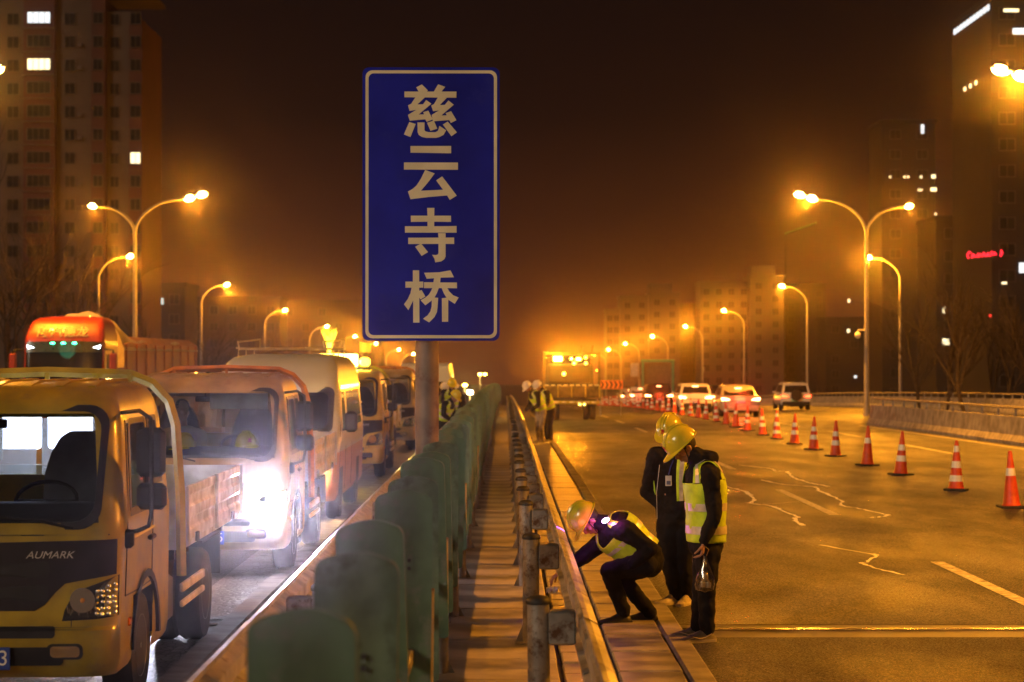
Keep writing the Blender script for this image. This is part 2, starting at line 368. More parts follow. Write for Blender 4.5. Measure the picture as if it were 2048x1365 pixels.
# ---------------------------------------------------------------- anti-glare fence
GREEN = mat('green_plastic', (.085, .15, .085), .6, spec=.25, var=.3, scale=3, bump=.04, bscale=30, rvar=.1, c2=(.13, .15, .11), edge=.52)
ag = thing('anti_glare_fence', 'row of green anti-glare boards on steel posts along the median', 'fence')
def panel_mesh():
    b = MB(); n_ = 10; rows = []; wd, ht, r = .29, 1.17, .05
    zl = [0, .008, .016, .03] + [.03 + (ht - .1) * q / 9 for q in range(1, 10)] + [ht - .05, ht - .035, ht - .02, ht - .01, ht - .003, ht]
    for z in zl:
        rows.append([])
        hw = wd / 2
        if z > ht - r: hw = wd / 2 - r + math.sqrt(max(0, r * r - (z - ht + r) ** 2))
        if z < r * .6: hw = wd / 2 - r * .6 + math.sqrt(max(0, (r * .6) ** 2 - (r * .6 - z) ** 2))
        f, bk = [], []
        for k in range(n_ + 1):
            u = -1 + 2 * k / n_; x = u * hw; crown = .022 * (1 - u * u) * (z / ht)
            y = .02 * math.sin(u * math.pi) + .008 * (abs(((z * 3.2 + abs(u) * .55) % 1) - .5) < .12)
            f.append((x, y - .011, z + crown)); bk.append((x, y + .011, z + crown))
        rows[-1] = f + bk[::-1]
    return b.loft(rows)
pm = panel_mesh().build('glare_board', GREEN, ag, smooth=True)
GREEN2 = mat('green_plastic_faded', (.11, .17, .11), .7, spec=.2, var=.35, scale=4, bump=.04, bscale=30, c2=(.07, .10, .06), edge=.5)
pm2 = pm.data.copy(); pm2.materials.clear(); pm2.materials.append(GREEN2)
bolt_ = MB()
for zz in (.34, .38, .80, .84): bolt_.cyl((.03, -.008, zz), (.03, -.022, zz), .010, seg=8)
bolts = bolt_.build('bolt', DARK, pm); bolts['kind'] = 'stuff'
bk = MB().box((.03, .06, .36), (.10, .06, .05)).build('bracket', GALV, pm)
Y = 5.2; i = 0; pys = []
while Y < 205:
    o = pm if i == 0 else pm.copy()
    if i:
        col.objects.link(o); c = bk.copy(); col.objects.link(c); c.parent = o; c = bolts.copy(); col.objects.link(c); c.parent = o
        if i % 3 == 1: o.data = pm2
    o.location = (-.525 + random.uniform(-.012, .012), Y, G(Y) + .43 + random.uniform(-.02, .02)); o.rotation_euler = (random.uniform(-.035, .035), random.uniform(-.035, .035), random.uniform(-.16, .16))
    pys.append(Y); Y += 1.58; i += 1
ps = MB().cyl((0, 0, 0), (0, 0, 1.0), .045, seg=14).build('post', GALV, ag, smooth=True)
pf = MB().box((0, 0, .01), (.2, .2, .02))
for a in (0, 90, 180, 270):
    pf.prism([(.04, .02), (.095, .02), (.04, .13)], -.004, .004, lambda p, q, h, a=a: (p * math.cos(R(a)) - h * math.sin(R(a)), p * math.sin(R(a)) + h * math.cos(R(a)), q))
pfo = pf.build('base_plate', GALV, ps)
for k in range(62):
    y = 7.9 + 3.2 * k; o = ps if k == 0 else ps.copy()
    if k:
        col.objects.link(o); c = pfo.copy(); col.objects.link(c); c.parent = o
    o.location = (-.45, y, G(y)); o.rotation_euler = (random.uniform(-.012, .012), random.uniform(-.015, .015), 0)
y = 5
while y < 200:
    MB().bbox((-.48, y + 2, G(y + 2) + .80), (.05, 4.0, .07), .01).build('carrier_rail', GALV, ag); y += 4
# ---------------------------------------------------------------- bridge-name sign
YS = 17.1; S_ = F / YS
sx, sz = P(861, 408, YS).x, P(861, 408, YS).z
sign = thing('bridge_name_sign', 'tall blue bridge-name sign with pale yellow characters on a grey pole', 'sign', (sx, YS, G(YS)))
def sp(px, py): q = P(px, py, YS); return (q.x - sx, q.z - G(YS))
BLUE = mat('sign_blue', (.014, .022, .42), .6, var=.2, scale=1.6, spec=.1, c2=(.022, .03, .36), edge=.56); CREAM = mat('sign_cream', (.90, .82, .56), .6, var=.08, scale=3, spec=.15)
def rrect(x0, z0, x1, z1, r, n=6):
    o = []
    for cx_, cz_, a in ((x1 - r, z1 - r, 0), (x0 + r, z1 - r, 90), (x0 + r, z0 + r, 180), (x1 - r, z0 + r, 270)):
        for k in range(n + 1): t = R(a + 90 * k / n); o.append((cx_ + r * math.cos(t), cz_ + r * math.sin(t)))
    return o
x0, z1 = sp(725, 135); x1, z0 = sp(999, 682)
XZ = lambda a, b, h: (a, h, b)
MB().prism(rrect(x0, z0, x1, z1, .055), -.012, .004, XZ).build('board', BLUE, sign)
def ringb(o_, i_, y): n_ = len(o_); return MB().add([(a, y, b) for a, b in o_] + [(a, y, b) for a, b in i_], [(k, (k + 1) % n_, (k + 1) % n_ + n_, k + n_) for k in range(n_)])
a0, b1 = sp(731, 141); a1, b0 = sp(994, 677); th = 6.2 / S_
ringb(rrect(a0, b0, a1, b1, .06), rrect(a0 + th, b0 + th, a1 - th, b1 - th, .045), -.0145).build('border_line', CREAM, sign)
MB().box(((x0 + x1) / 2, .03, z1 - .35), (.9, .05, .04)).box(((x0 + x1) / 2, .03, z0 + .35), (.9, .05, .04)).build('back_brace', GALV, sign)
pxc = sp(853, 700)[0]
for zz in (z1 - .35, (z0 + z1) / 2, z0 + .35):
    for xx in (x0 + .14, pxc - .12, pxc + .12, x1 - .14): MB().cyl((xx, -.011, zz), (xx, -.0155, zz), .009, seg=8).build('rivet', BLUE, sign)
    MB().tube([(pxc - .12, .02, zz), (pxc - .12, .16, zz), (pxc, .25, zz), (pxc + .12, .16, zz), (pxc + .12, .02, zz)], .012, 6).build('clamp', GALV, sign)
MB().cyl((pxc, .13, 0), (pxc, .13, z1 - .25), .102, seg=28).build('pole', mat('sign_pole', (.22, .17, .13), .6, metal=.2, var=.35, scale=3, bump=.03, rvar=.15, c2=(.10, .055, .035), edge=.55), sign, smooth=True)
MB().box((pxc, .13, .015), (.42, .42, .03)).build('base_plate', GALV, sign)
GL = {  # strokes traced at 10.5x, one list of polygons per character, with the character's own origin
 'ci': ((790, 160), [[(445, 160), (565, 98), (688, 222), (668, 255), (500, 255)], [(905, 95), (1055, 150), (970, 255), (812, 255)], [(198, 248), (1290, 248), (1290, 378), (198, 368)],
   [(430, 365), (628, 372), (470, 520), (590, 515), (655, 425), (765, 505), (495, 732), (612, 728), (590, 682), (700, 650), (795, 835), (665, 885), (635, 832), (310, 862), (272, 740), (450, 632), (305, 655), (272, 538), (340, 505)],
   [(900, 372), (1088, 380), (942, 532), (1045, 528), (1122, 436), (1235, 525), (972, 752), (1090, 748), (1062, 702), (1178, 660), (1290, 850), (1172, 908), (1140, 848), (825, 872), (795, 870), (770, 740), (925, 645), (800, 662), (760, 545), (820, 510)],
   [(300, 890), (435, 930), (325, 1205), (188, 1150)], [(472, 898), (620, 898), (620, 1060), (640, 1085), (700, 1102), (850, 1102), (900, 1075), (918, 1030), (932, 970), (1075, 1062), (1020, 1160), (930, 1205), (860, 1222), (660, 1222), (560, 1200), (500, 1160), (475, 1100)],
   [(672, 905), (818, 858), (888, 1028), (745, 1075)], [(1108, 880), (1300, 1105), (1185, 1188), (1005, 942)]]),
 'yun': ((790, 280), [[(325, 132), (1178, 132), (1178, 285), (325, 272)], [(188, 478), (1322, 480), (1322, 632), (188, 628)],
   [(635, 635), (835, 708), (700, 890), (545, 1072), (1008, 1050), (865, 855), (990, 770), (1298, 1175), (1150, 1265), (1095, 1172), (700, 1205), (325, 1252), (272, 1088), (370, 1035), (450, 965), (545, 820)]]),
 'si': ((790, 405), [[(675, 120), (828, 120), (824, 283), (1176, 283), (1176, 415), (824, 410), (824, 505), (1294, 500), (1294, 640), (210, 640), (210, 505), (682, 505), (682, 410), (335, 415), (333, 283), (682, 283)],
   [(905, 650), (1063, 650), (1063, 744), (1243, 742), (1243, 878), (1063, 876), (1063, 1140), (1035, 1200), (970, 1245), (845, 1264), (830, 1190), (780, 1105), (860, 1110), (905, 1095), (914, 1060), (914, 876), (278, 880), (278, 746), (914, 744)],
   [(548, 868), (695, 1048), (560, 1128), (425, 935)]]),
 'qiao': ((790, 530), [[(377, 118), (508, 118), (508, 355), (595, 355), (595, 483), (508, 483), (512, 548), (560, 532), (640, 668), (538, 728), (512, 690), (515, 1215), (383, 1215), (383, 750), (335, 850), (282, 955), (190, 832), (270, 720), (325, 600), (350, 483), (220, 483), (220, 355), (377, 355)],
   [(612, 170), (930, 158), (1165, 118), (1240, 265), (958, 272), (948, 372), (1302, 374), (1302, 495), (1102, 492), (1140, 560), (1220, 640), (1338, 690), (1255, 822), (1120, 735), (1118, 1198), (988, 1198), (985, 705), (1082, 692), (1025, 600), (980, 492), (920, 492), (880, 600), (830, 688), (908, 695), (895, 900), (880, 1000), (830, 1100), (718, 1212), (590, 1135), (690, 1060), (745, 975), (770, 880), (775, 750), (638, 852), (540, 748), (640, 690), (710, 630), (760, 550), (785, 492), (612, 492), (612, 368), (808, 368), (822, 285), (668, 295)]])}
for key in ('ci', 'yun', 'si', 'qiao'):
    (ox, oy), polys = GL[key]; b = MB()
    for k, poly in enumerate(polys):
        pl = [sp(ox + a / 10.5, oy + c / 10.5) for a, c in poly]
        b.prism(pl[::-1], -.0165 - .0006 * k, -.0125, XZ)
    b.build('character', CREAM, sign)
# ---------------------------------------------------------------- concrete barriers and parapets
def barrier(name, label, x, side, ya, yb, seglen=4.0, pieces=True):
    t = thing(name, label, 'barrier', (x, 0, 0))
    prof = [(0, 0), (0, .10), (.10, .28), (.16, .80), (.40, .80), (.50, 0)]
    b = MB(); y = ya; parts = 0
    while y < yb - .1:
        L_ = min(seglen, yb - y)
        rows = [[(side * a, yy, G(yy) + z) for a, z in prof] for yy in (y + .01, y + L_ - .01)]
        mb = MB().loft(rows); o = mb.build('concrete_block', CONC, t)
        y += L_
    y = ya
    while y < yb - 2:
        p = MB().cyl((side * .28, y + 1, G(y + 1) + .8), (side * .28, y + 1, G(y + 1) + 1.02), .035, seg=8).box((side * .28, y + 1, G(y + 1) + .81), (.14, .14, .02)).build('rail_post', GALV, t); y += 2
    n_ = int((yb - ya) / 6)
    for k in range(n_):
        y0 = ya + k * (yb - ya) / n_; y1_ = ya + (k + 1) * (yb - ya) / n_
        MB().tube([(side * .28, y0, G(y0) + 1.05), (side * .28, y1_ - .02, G(y1_) + 1.05)], .04, 10).build('top_rail', GALV, t)
    return t
barrier('concrete_barrier', 'weathered concrete barrier with a pipe rail, right of the traffic cones', 14.35, 1, 30, 79)
barrier('concrete_parapet', 'distant concrete parapet behind the white car with a spare wheel', 26.5, 1, 60, 330, 10)
barrier('concrete_parapet', 'concrete parapet on the far side of the truck lanes', -27.0, -1, 20, 300, 12)
# ---------------------------------------------------------------- street lamps
POLE = mat('lamp_pole_paint', (.24, .22, .20), .55, metal=.1, var=.12, scale=2)
LHM = mat('lamp_housing', (.3, .29, .27), .5, metal=.4)
LG = glow('sodium_bowl', (1, .60, .15), 120)
def lamp_head(parent, x, dirx, z, big=True, power=9000, lit=True, tilt=12):
    s = 1.0 if big else .8
    h = MB(); rings = []
    for k, (u, wv, hv) in enumerate([(-.02, .04, .05), (.05, .09, .07), (.25, .15, .10), (.48, .16, .10), (.66, .12, .07), (.74, .04, .03)]):
        rings.append([(dirx * u * s, wv * math.cos(t) * s, max(-.01, hv * math.sin(t)) * s + u * math.tan(R(tilt)) * s) for t in [2 * math.pi * q / 12 for q in range(12)]])
    h.loft(rings); ho = h.build('lamp_head', LHM, parent, smooth=True, loc=(x, 0, z))
    g = MB(); g.ell((dirx * .42 * s, 0, .075 * s), (.27 * s, .16 * s, .15 * s), 14, 8, Matrix.Rotation(-dirx * R(tilt), 3, 'Y'))
    g.build('lamp_bowl', LG, ho, smooth=True)
    return Vector((x + dirx * .42 * s, 0, z - .17))
def arm_curve(x0, dirx, reach, zb, rise, n=14, drop=0):
    pts = []
    for k in range(n + 1):
        t = k / n; a = t * math.pi / 2
        pts.append((x0 + dirx * reach * (1 - math.cos(a)) ** .9 if k else x0, 0, zb + rise * math.sin(a)))
    return pts
def double_lamp(x, y, label, inner, power):
    g = G(y); t = thing('street_lamp', label, 'street lamp', (x, y, g), group='double-armed street lamps')
    MB().tube([(0, 0, 0), (0, 0, 4), (0, 0, 9.25)], [.14, .115, .085], 14).build('pole', POLE, t, smooth=True)
    MB().cyl((0, 0, 0), (0, 0, .5), .18, .17, 14).build('pole_base', POLE, t, smooth=True)
    for s_, reach, rise in ((inner, 2.25, 1.62), (-inner, 1.75, 1.25)):
        pts = arm_curve(s_ * .02, s_, reach, 9.1, rise); MB().tube(pts, [.075] * 8 + [.06] * 7, 10).build('arm', POLE, t, smooth=True)
        e = pts[-1]; big = s_ == inner
        q = lamp_head(t, e[0], s_, e[2] - .02, big)
        if big:
            q2 = lamp_head(t, e[0] + s_ * .62, s_, e[2] + .16, big)
        lamp('sodium_light', (q.x + (s_ * .3 if big else 0), q.y, q.z - .08), power * (.36 if big else .12), SODIUM, size=.16, parent=t)
        lamp('sodium_light', (q.x + (s_ * .3 if big else 0), q.y, q.z - .08), power * (1.15 if big else .3), SODIUM, 'SPOT', .16, (0, R(-10) * s_, 0), 130, .8, parent=t)
    return t
def single_lamp(x, y, dirx, label, power, box=False):
    t = thing('street_lamp', label, 'street lamp', (x, y, G(y)), group='single-armed street lamps')
    MB().tube([(0, 0, 0), (0, 0, 4), (0, 0, 9.4)], [.13, .11, .085], 12).build('pole', POLE, t, smooth=True)
    pts = arm_curve(0, dirx, 1.9, 9.3, 1.65); MB().tube(pts, .065, 8).build('arm', POLE, t, smooth=True)
    e = pts[-1]; q = lamp_head(t, e[0], dirx, e[2] - .02, True)
    if box: MB().bbox((-dirx * .12, -.2, 5.2), (.3, .2, .7), .03).build('control_box', POLE, t)
    lamp('sodium_light', (q.x, 0, q.z - .08), power * .8, SODIUM, size=.16, parent=t)
    return t
PW = 13500
for y, ll, lr in ((98.5, 'tall double-armed lamp standing behind the red heavy truck', 'tall double-armed lamp with a camera on its pole at the barrier end'),
                  (58.5, 'double-armed lamp nearer the camera, above the left edge of the photo', 'double-armed lamp glaring at the upper right edge of the photo')):
    a = double_lamp(-18.3, y, ll, 1, PW * (.62 if y == 58.5 else .7)); b_ = double_lamp(17.9, y, lr, -1, PW)
    if y == 98.5:
        cc = thing('surveillance_camera', 'small white dome camera bracketed to the lamp pole', 'camera', (17.9, y - .05, G(y) + 4.15))
        WH = mat('white_plastic', (.7, .68, .62), .4)
        MB().tube([(-.1, 0, .1), (-.42, 0, .12), (-.45, 0, 0)], .03, 8).build('bracket', WH, cc)
        MB().ell((-.45, 0, -.14), (.15, .15, .17), 14, 8).build('dome', WH, cc, smooth=True)
for y in (18.5, -21.5):
    for x, d, side in ((-18.3, 1, 'left'), (17.9, -1, 'right')):
        double_lamp(x, y, 'double-armed lamp %s the camera on the %s side of the road' % ('beside' if y > 0 else 'behind', side), d, PW * (1.0 if side == 'right' else .5) * (1.0 if y > 0 else .55))
lab_r = ['single-armed lamp just right of the camera pole, behind the barrier', 'single-armed lamp above the white car with a spare wheel', 'single-armed lamp above the red-lit sedan', 'single-armed lamp with a box halfway up, left of the sedan lamp',
         'single-armed lamp with a box over the pale saloon car', 'small far lamp beside the teal frame truck', 'tiny far lamp by the chevron board', 'tiny far lamp just right of the work truck', 'farthest lamp touching the work truck']
for k, (x, y) in enumerate([(29, 146), (27.8, 183), (27.4, 228), (26.6, 268), (24.6, 301), (22.3, 331), (21, 360), (19.5, 385)]):
    single_lamp(x, y, -1, lab_r[k], PW * (1.2 if k == 0 else .7), box=k in (3, 4))
lab_l = ['single-armed lamp in front of the apartment tower, behind the double lamp', 'single-armed lamp rising behind the orange truck hoop', 'single-armed lamp above the high-roof van', 'single-armed lamp next to the upright broom',
         'far lamp just left of the blue sign', 'small far lamp between sign pole and broom truck', 'tiny far lamp left of the sign pole', 'farthest lamp left of the sign pole']
for k, (x, y) in enumerate([(-29.6, 145), (-27.6, 181), (-27.4, 227), (-26.3, 268), (-25, 301), (-23.7, 330), (-21.5, 360), (-20, 385)]):
    single_lamp(x, y, 1, lab_l[k], PW * .6)
# ---------------------------------------------------------------- vehicles facing the camera
def interp(tab, z):
    if z <= tab[0][0]: return tab[0][1]
    for (a, va), (b, vb) in zip(tab, tab[1:]):
        if z <= b: return va + (vb - va) * (z - a) / (b - a)
    return tab[-1][1]
GLASSW = glass('windscreen_glass', (.62, .66, .68), .05, .02)
GLASSS = glass('side_glass', (.35, .36, .36), .10, .03)
GLASSR = glass('translucent_rear_glass', (.75, .8, .9), .03, .05, translucence=.22)  # translucence put in so light from behind whitens the pane
BLK = mat('black_plastic', (.016, .016, .017), .55, var=.25, scale=5, spec=.3, rvar=.1)
SEAL_R = mat('window_rubber', (.012, .012, .012), .5)
TYRE = mat('tyre_rubber', (.022, .021, .02), .75, var=.3, scale=10, bump=.03)
RIM = mat('wheel_rim', (.35, .33, .3), .45, metal=.6, var=.3)
CHROME = mat('chrome', (.8, .8, .8), .12, metal=1, var=.05)
LENS = glass('lamp_lens', (.9, .9, .88), .1, .04)
AMBER = mat('amber_lens', (.7, .2, .02), .2, coat=1)
REFL = mat('silver_reflective', (.75, .75, .72), .3, metal=.5, var=.1)
def wheel(parent, x, y, r=.38, wd=.2, side=1, dual=False, z0=0):
    t = MB()
    for dx in ((0, -side * (wd + .03)) if dual else (0,)):
        c = (x + dx, y, r + z0); hw = wd / 2
        t.lathe([(r * .55, -hw), (r * .93, -hw), (r, -hw * .6), (r, hw * .6), (r * .93, hw), (r * .55, hw)], c, 26, 'X')
    o = t.build('wheel', TYRE, parent, smooth=True)
    rm = MB(); ho = side * wd / 2
    rm.lathe([(r * .54, ho * .8), (r * .56, ho * 1.02), (r * .48, ho * .75), (r * .3, ho * (.25 if dual else .55)), (r * .18, ho * (.3 if dual else .95)), (.02, ho * (.35 if dual else 1.0))], (x, y, r + z0), 20, 'X')
    for k in range(6):
        a = k * math.pi / 3; rm.cyl((x + ho * .5, y + r * .25 * math.cos(a), r + z0 + r * .25 * math.sin(a)), (x + ho * .9, y + r * .25 * math.cos(a), r + z0 + r * .25 * math.sin(a)), .014, seg=6)
    rm.build('rim', RIM, o, smooth=True)
    return o
class Cab:
    def __init__(s, yf, hw, yb, r=.15, curv=.06): s.yf, s.hw, s.yb, s.r, s.c = yf, hw, yb, r, curv
    def F(s, x, z, off=0.):                 # a point on the front face, off = how far proud of it
        hw = interp(s.hw, z); r = min(s.r, hw * .5); y = interp(s.yf, z) + s.c * x * x; ax = abs(x)
        if ax > hw - r:
            d = min(r, ax - (hw - r)); y += r - math.sqrt(max(0, r * r - d * d)) * 1.0
        return Vector((x * (1 + off * .3), y - off, z))
    def S(s, t, z, side=1, off=0.):         # a point on the side face, t from front corner to back
        hw = interp(s.hw, z); r = min(s.r, hw * .5); y0 = interp(s.yf, z) + s.c * hw * hw + r; y1 = interp(s.yb, z)
        return Vector((side * (hw + off), y0 + (y1 - y0) * t, z))
    def shell(s, zs, ts, cuts, parent, mat_of, nx=9):
        """rings of one closed body; cuts(kind,u,z) names the part a cell belongs to, or None"""
        hwn = [k / nx for k in range(-nx, nx + 1)]
        def ring(z):
            hw = interp(s.hw, z); r = min(s.r, hw * .5); fr = (hw - r) / hw; pts = []
            xs = [u * fr for u in hwn]; cor = [math.sin(R(a)) for a in (18, 38, 58, 78, 90)]
            xs = [-(fr + (1 - fr) * c) for c in cor[::-1]] + xs + [fr + (1 - fr) * c for c in cor]
            for u in xs: pts.append((s.F(u * hw, z), ('f', u)))
            for t in ts[1:]: pts.append((s.S(t, z, 1), ('r', t)))
            yb = interp(s.yb, z)
            for k in range(1, 8): u = 1 - 2 * k / 8; pts.append((Vector((u * hw, yb, z)), ('b', u)))
            for t in ts[1:][::-1]: pts.append((s.S(t, z, -1), ('l', t)))
            return pts
        rings = [ring(z) for z in zs]; n = len(rings[0]); groups = {}
        for i in range(len(zs) - 1):
            for j in range(n):
                k = (j + 1) % n; a, b, c, d = rings[i][j], rings[i][k], rings[i + 1][k], rings[i + 1][j]
                kd = a[1][0] if a[1][0] == b[1][0] else (b[1][0] if a[1][0] == 'f' and b[1][0] == 'r' else a[1][0])
                u0, u1 = (a[1][1], b[1][1]); 
                if a[1][0] == 'f' and b[1][0] == 'r': u0 = 0
                if a[1][0] == 'l' and b[1][0] == 'f': u1 = 0
                g = cuts(kd, (u0 + u1) / 2, (zs[i] + zs[i + 1]) / 2)
                if g: groups.setdefault(g, []).append([a[0], b[0], c[0], d[0]])
        top = [p[0] for p in rings[-1]]; out = {}
        for g, quads in groups.items():
            idx = {}; vs = []; fs = []
            for q in quads:
                f = []
                for p in q:
                    key = (round(p.x, 5), round(p.y, 5), round(p.z, 5))
                    if key not in idx: idx[key] = len(vs); vs.append(p)
                    f.append(idx[key])
                fs.append(f)
            if g == 'body':
                k0 = len(vs); vs += top; fs.append(list(range(k0, k0 + len(top))))
            out[g] = MB().add(vs, fs).build(g, mat_of(g), parent, smooth=True)
        return out
    def patch(s, poly, off, n=1):           # outline in (x,z) laid on the front, thin solid
        dense = []
        for i in range(len(poly)):
            a, b = poly[i], poly[(i + 1) % len(poly)]
            for k in range(n): dense.append((a[0] + (b[0] - a[0]) * k / n, a[1] + (b[1] - a[1]) * k / n))
        m = MB(); fr = [s.F(x, z, off) for x, z in dense]; bk = [s.F(x, z, -.01) for x, z in dense]; N = len(dense)
        cx = sum(p[0] for p in dense) / N; cz = sum(p[1] for p in dense) / N
        mid = [s.F(cx + (x - cx) * .5, cz + (z - cz) * .5, off) for x, z in dense]
        m.add(bk + fr + mid + [s.F(cx, cz, off)], [(i, (i + 1) % N, (i + 1) % N + N, i + N) for i in range(N)] + [(i + N, (i + 1) % N + N, (i + 1) % N + 2 * N, i + 2 * N) for i in range(N)] + [(i + 2 * N, (i + 1) % N + 2 * N, 3 * N) for i in range(N)])
        return m
    def frame(s, outer, inner, off, depth=.02):
        N = len(outer); V = []
        for (x, z) in outer: V.append(s.F(x, z, off))
        for (x, z) in inner: V.append(s.F(x, z, off))
        for (x, z) in inner: V.append(s.F(x, z, -depth))
        return MB().add(V, [(i, (i + 1) % N, (i + 1) % N + N, i + N) for i in range(N)] + [(i + N, (i + 1) % N + N, (i + 1) % N + 2 * N, i + 2 * N) for i in range(N)])
    def band(s, xs, lo, hi, off, rows=4):
        g = [[s.F(x, lo(x) + (hi(x) - lo(x)) * k / rows, off) for x in xs] for k in range(rows + 1)]
        m = MB().loft(g, cap=False, closed=False)
        edge = g[0] + [r[-1] for r in g[1:]] + g[-1][::-1][1:] + [r[0] for r in g[::-1][1:-1]]
        bk = [p + Vector((0, off + .012, 0)) for p in edge]; return m.loft([edge, bk], cap=False)
def rr2(x0, z0, x1, z1, r, n=5): return rrect(min(x0, x1), z0, max(x0, x1), z1, r, n)
def text_mesh(name, s, size, m, parent, fn, depth=.004, shear=0., xscale=1., bold=0.):
    cu = bpy.data.curves.new(name, 'FONT'); cu.body = s; cu.size = size; cu.align_x = 'CENTER'; cu.align_y = 'CENTER'; cu.extrude = depth; cu.shear = shear; cu.offset = bold
    o = bpy.data.objects.new(name, cu); col.objects.link(o); bpy.context.view_layer.update()
    me = bpy.data.meshes.new_from_object(o.evaluated_get(bpy.context.evaluated_depsgraph_get())); bpy.data.objects.remove(o)
    for v in me.vertices: v.co = fn(v.co.x * xscale, v.co.y, v.co.z)
    me.materials.clear(); me.materials.append(m); q = bpy.data.objects.new(name, me); col.objects.link(q); q.parent = parent; return q
PLATEB = mat('plate_blue', (.02, .06, .35), .4, var=.05)
PLATEW = mat('plate_white', (.8, .8, .78), .4, var=.05)
def number_plate(parent, x, y, z, s, wd=.44, ht=.14, blue=PLATEB, chars=PLATEW, face=-1):
    p = MB().bbox((x, y, z), (wd, .012, ht), .004).build('number_plate', blue, parent)
    if s: text_mesh('characters', s, ht * .95, chars, p, lambda a, b, c: Vector((x - face * a, y + face * (.007 + c), z + b)), .001, xscale=.92)
    return p
YB_L = [(0, 1.95), (2.0, 1.95), (2.15, 1.86)]
def light_truck(name, label, loc, paint, hoopm, plate='', bed=True, grille='smile', hoop=True, bars=None, headlights='off', rz=0, rails_m=None, lamps_on=0, board_m=None, roof_m=None):
    t = thing(name, label, 'truck', loc, rz, group='work trucks queued along the median')
    cab = Cab([(.30, .10), (.36, .02), (.5, 0), (.60, .0), (.62, .035), (.75, .04), (1.20, .10), (1.26, .13), (1.97, .44), (2.03, .52), (2.08, .62), (2.11, .8), (2.125, 1.0)],
              [(.30, .88), (.36, .92), (1.25, .93), (1.9, .85), (2.02, .81), (2.08, .77), (2.11, .70), (2.125, .55)], YB_L, .14, .06)
    zs = [.30, .34, .42, .5, .60, .62, .75, .9, 1.05, 1.20, 1.255, 1.30, 1.45, 1.6, 1.75, 1.86, 1.93, 1.985, 2.03, 2.06, 2.08, 2.10, 2.11, 2.118, 2.125]
    ts = [0, .04, .10, .18, .22, .30, .38, .46, .54, .60, .64, .70, .78, .86, .92, 1.0]
    def cuts(k, u, z):
        if k == 'f' and 1.255 < z < 1.93 and abs(u) < .84: return None
        if k in 'rl':
            if z < .75 and .22 < u < .64: return None
            fr = .10 + max(0, (z - 1.2)) * .02
            if 1.30 < z < 1.86 and .10 < u < .54: return None
            if 1.45 < z < 1.86 and .64 < u < .86: return None
        if k == 'b' and 1.45 < z < 1.86 and abs(u) < .8: return None
        return 'body'
    cab.shell(zs, ts, cuts, t, lambda g: paint)
    # glass panes a little inside the openings
    def pane(pts, m, nm): return MB().add(pts, [tuple(range(len(pts)))]).build(nm, m, t)
    gx = [-.775, -.5, -.25, 0, .25, .5, .775]
    rows = [[cab.F(x, z, -.012) for x in gx] for z in (1.25, 1.42, 1.6, 1.78, 1.95)]
    MB().loft(rows, cap=False, closed=False).build('windscreen', GLASSW, t, smooth=True)
    cab.frame(rr2(-.80, 1.215, .80, 1.985, .13), rr2(-.755, 1.26, .755, 1.945, .12), .006).build('windscreen_frame', SEAL_R, t)
    for sd in (1, -1):
        q = lambda tt, z, off=-.012: cab.S(tt, z, sd, off)
        pane([q(.09, 1.29), q(.55, 1.29), q(.55, 1.87), q(.10, 1.87)], GLASSS, 'side_window')
        pane([q(.63, 1.44), q(.87, 1.44), q(.87, 1.87), q(.63, 1.87)], GLASSS, 'quarter_window')
        fo = [(.085, 1.27), (.555, 1.27), (.565, 1.87), (.54, 1.89), (.16, 1.89), (.13, 1.86)]; fi = [(.12, 1.32), (.535, 1.32), (.54, 1.84), (.53, 1.85), (.18, 1.85), (.165, 1.83)]
        N = 6; MB().add([q(a, b, .006) for a, b in fo] + [q(a, b, .006) for a, b in fi] + [q(a, b, -.02) for a, b in fi], [(i, (i + 1) % N, (i + 1) % N + N, i + N) for i in range(N)] + [(i + N, (i + 1) % N + N, (i + 1) % N + 2 * N, i + 2 * N) for i in range(N)]).build('window_seal', SEAL_R, t)
        fo = [(.625, 1.42), (.875, 1.42), (.88, 1.87), (.86, 1.89), (.64, 1.89), (.622, 1.87)]; fi = [(.65, 1.46), (.85, 1.46), (.855, 1.84), (.845, 1.85), (.655, 1.85), (.648, 1.84)]
        MB().add([q(a, b, .006) for a, b in fo] + [q(a, b, .006) for a, b in fi] + [q(a, b, -.02) for a, b in fi], [(i, (i + 1) % N, (i + 1) % N + N, i + N) for i in range(N)] + [(i + N, (i + 1) % N + N, (i + 1) % N + 2 * N, i + 2 * N) for i in range(N)]).build('window_seal', SEAL_R, t)
        # door seam, arch lip, fender liner, step
        for tt in (.05, .60):
            MB().tube([q(tt + (.0 if z < 1.2 else (z - 1.2) * .03), z, .001) for z in (.78, 1.0, 1.2, 1.5, 1.88)], .006, 5).build('door_seam', SEAL_R, t)
        MB().tube([q(.05, .78, .001), q(.3, .77, .001), q(.60, .78, .001)], .005, 5).build('door_seam', SEAL_R, t)
        MB().tube([q(.05, 1.12, .006), q(.3, 1.13, .010), q(.60, 1.14, .008)], .012, 6).build('body_crease', paint, t)
        hd = MB().bbox(q(.53, 1.08, .02), (.035, .16, .035), .01).build('door_handle', BLK, t)
        arch = []
        for k in range(13):
            a = math.pi * k / 12; arch.append(Vector((sd * .945, 1.02 - .44 * math.cos(a), .40 + .43 * math.sin(a))))
        MB().loft([[p + Vector((0, 0, 0)) for p in arch], [p + Vector((-sd * .45, 0, 0)) for p in arch]], cap=False, closed=False).loft([arch, [Vector((p.x, 1.02 + (p.y - 1.02) * 1.14, .40 + (p.z - .40) * 1.12)) for p in arch]], cap=False, closed=False).build('wheel_arch', BLK, t)
        wheel(t, sd * .80, 1.02, .37, .2, sd); wheel(t, sd * .80, 3.92, .37, .19, sd, dual=True)
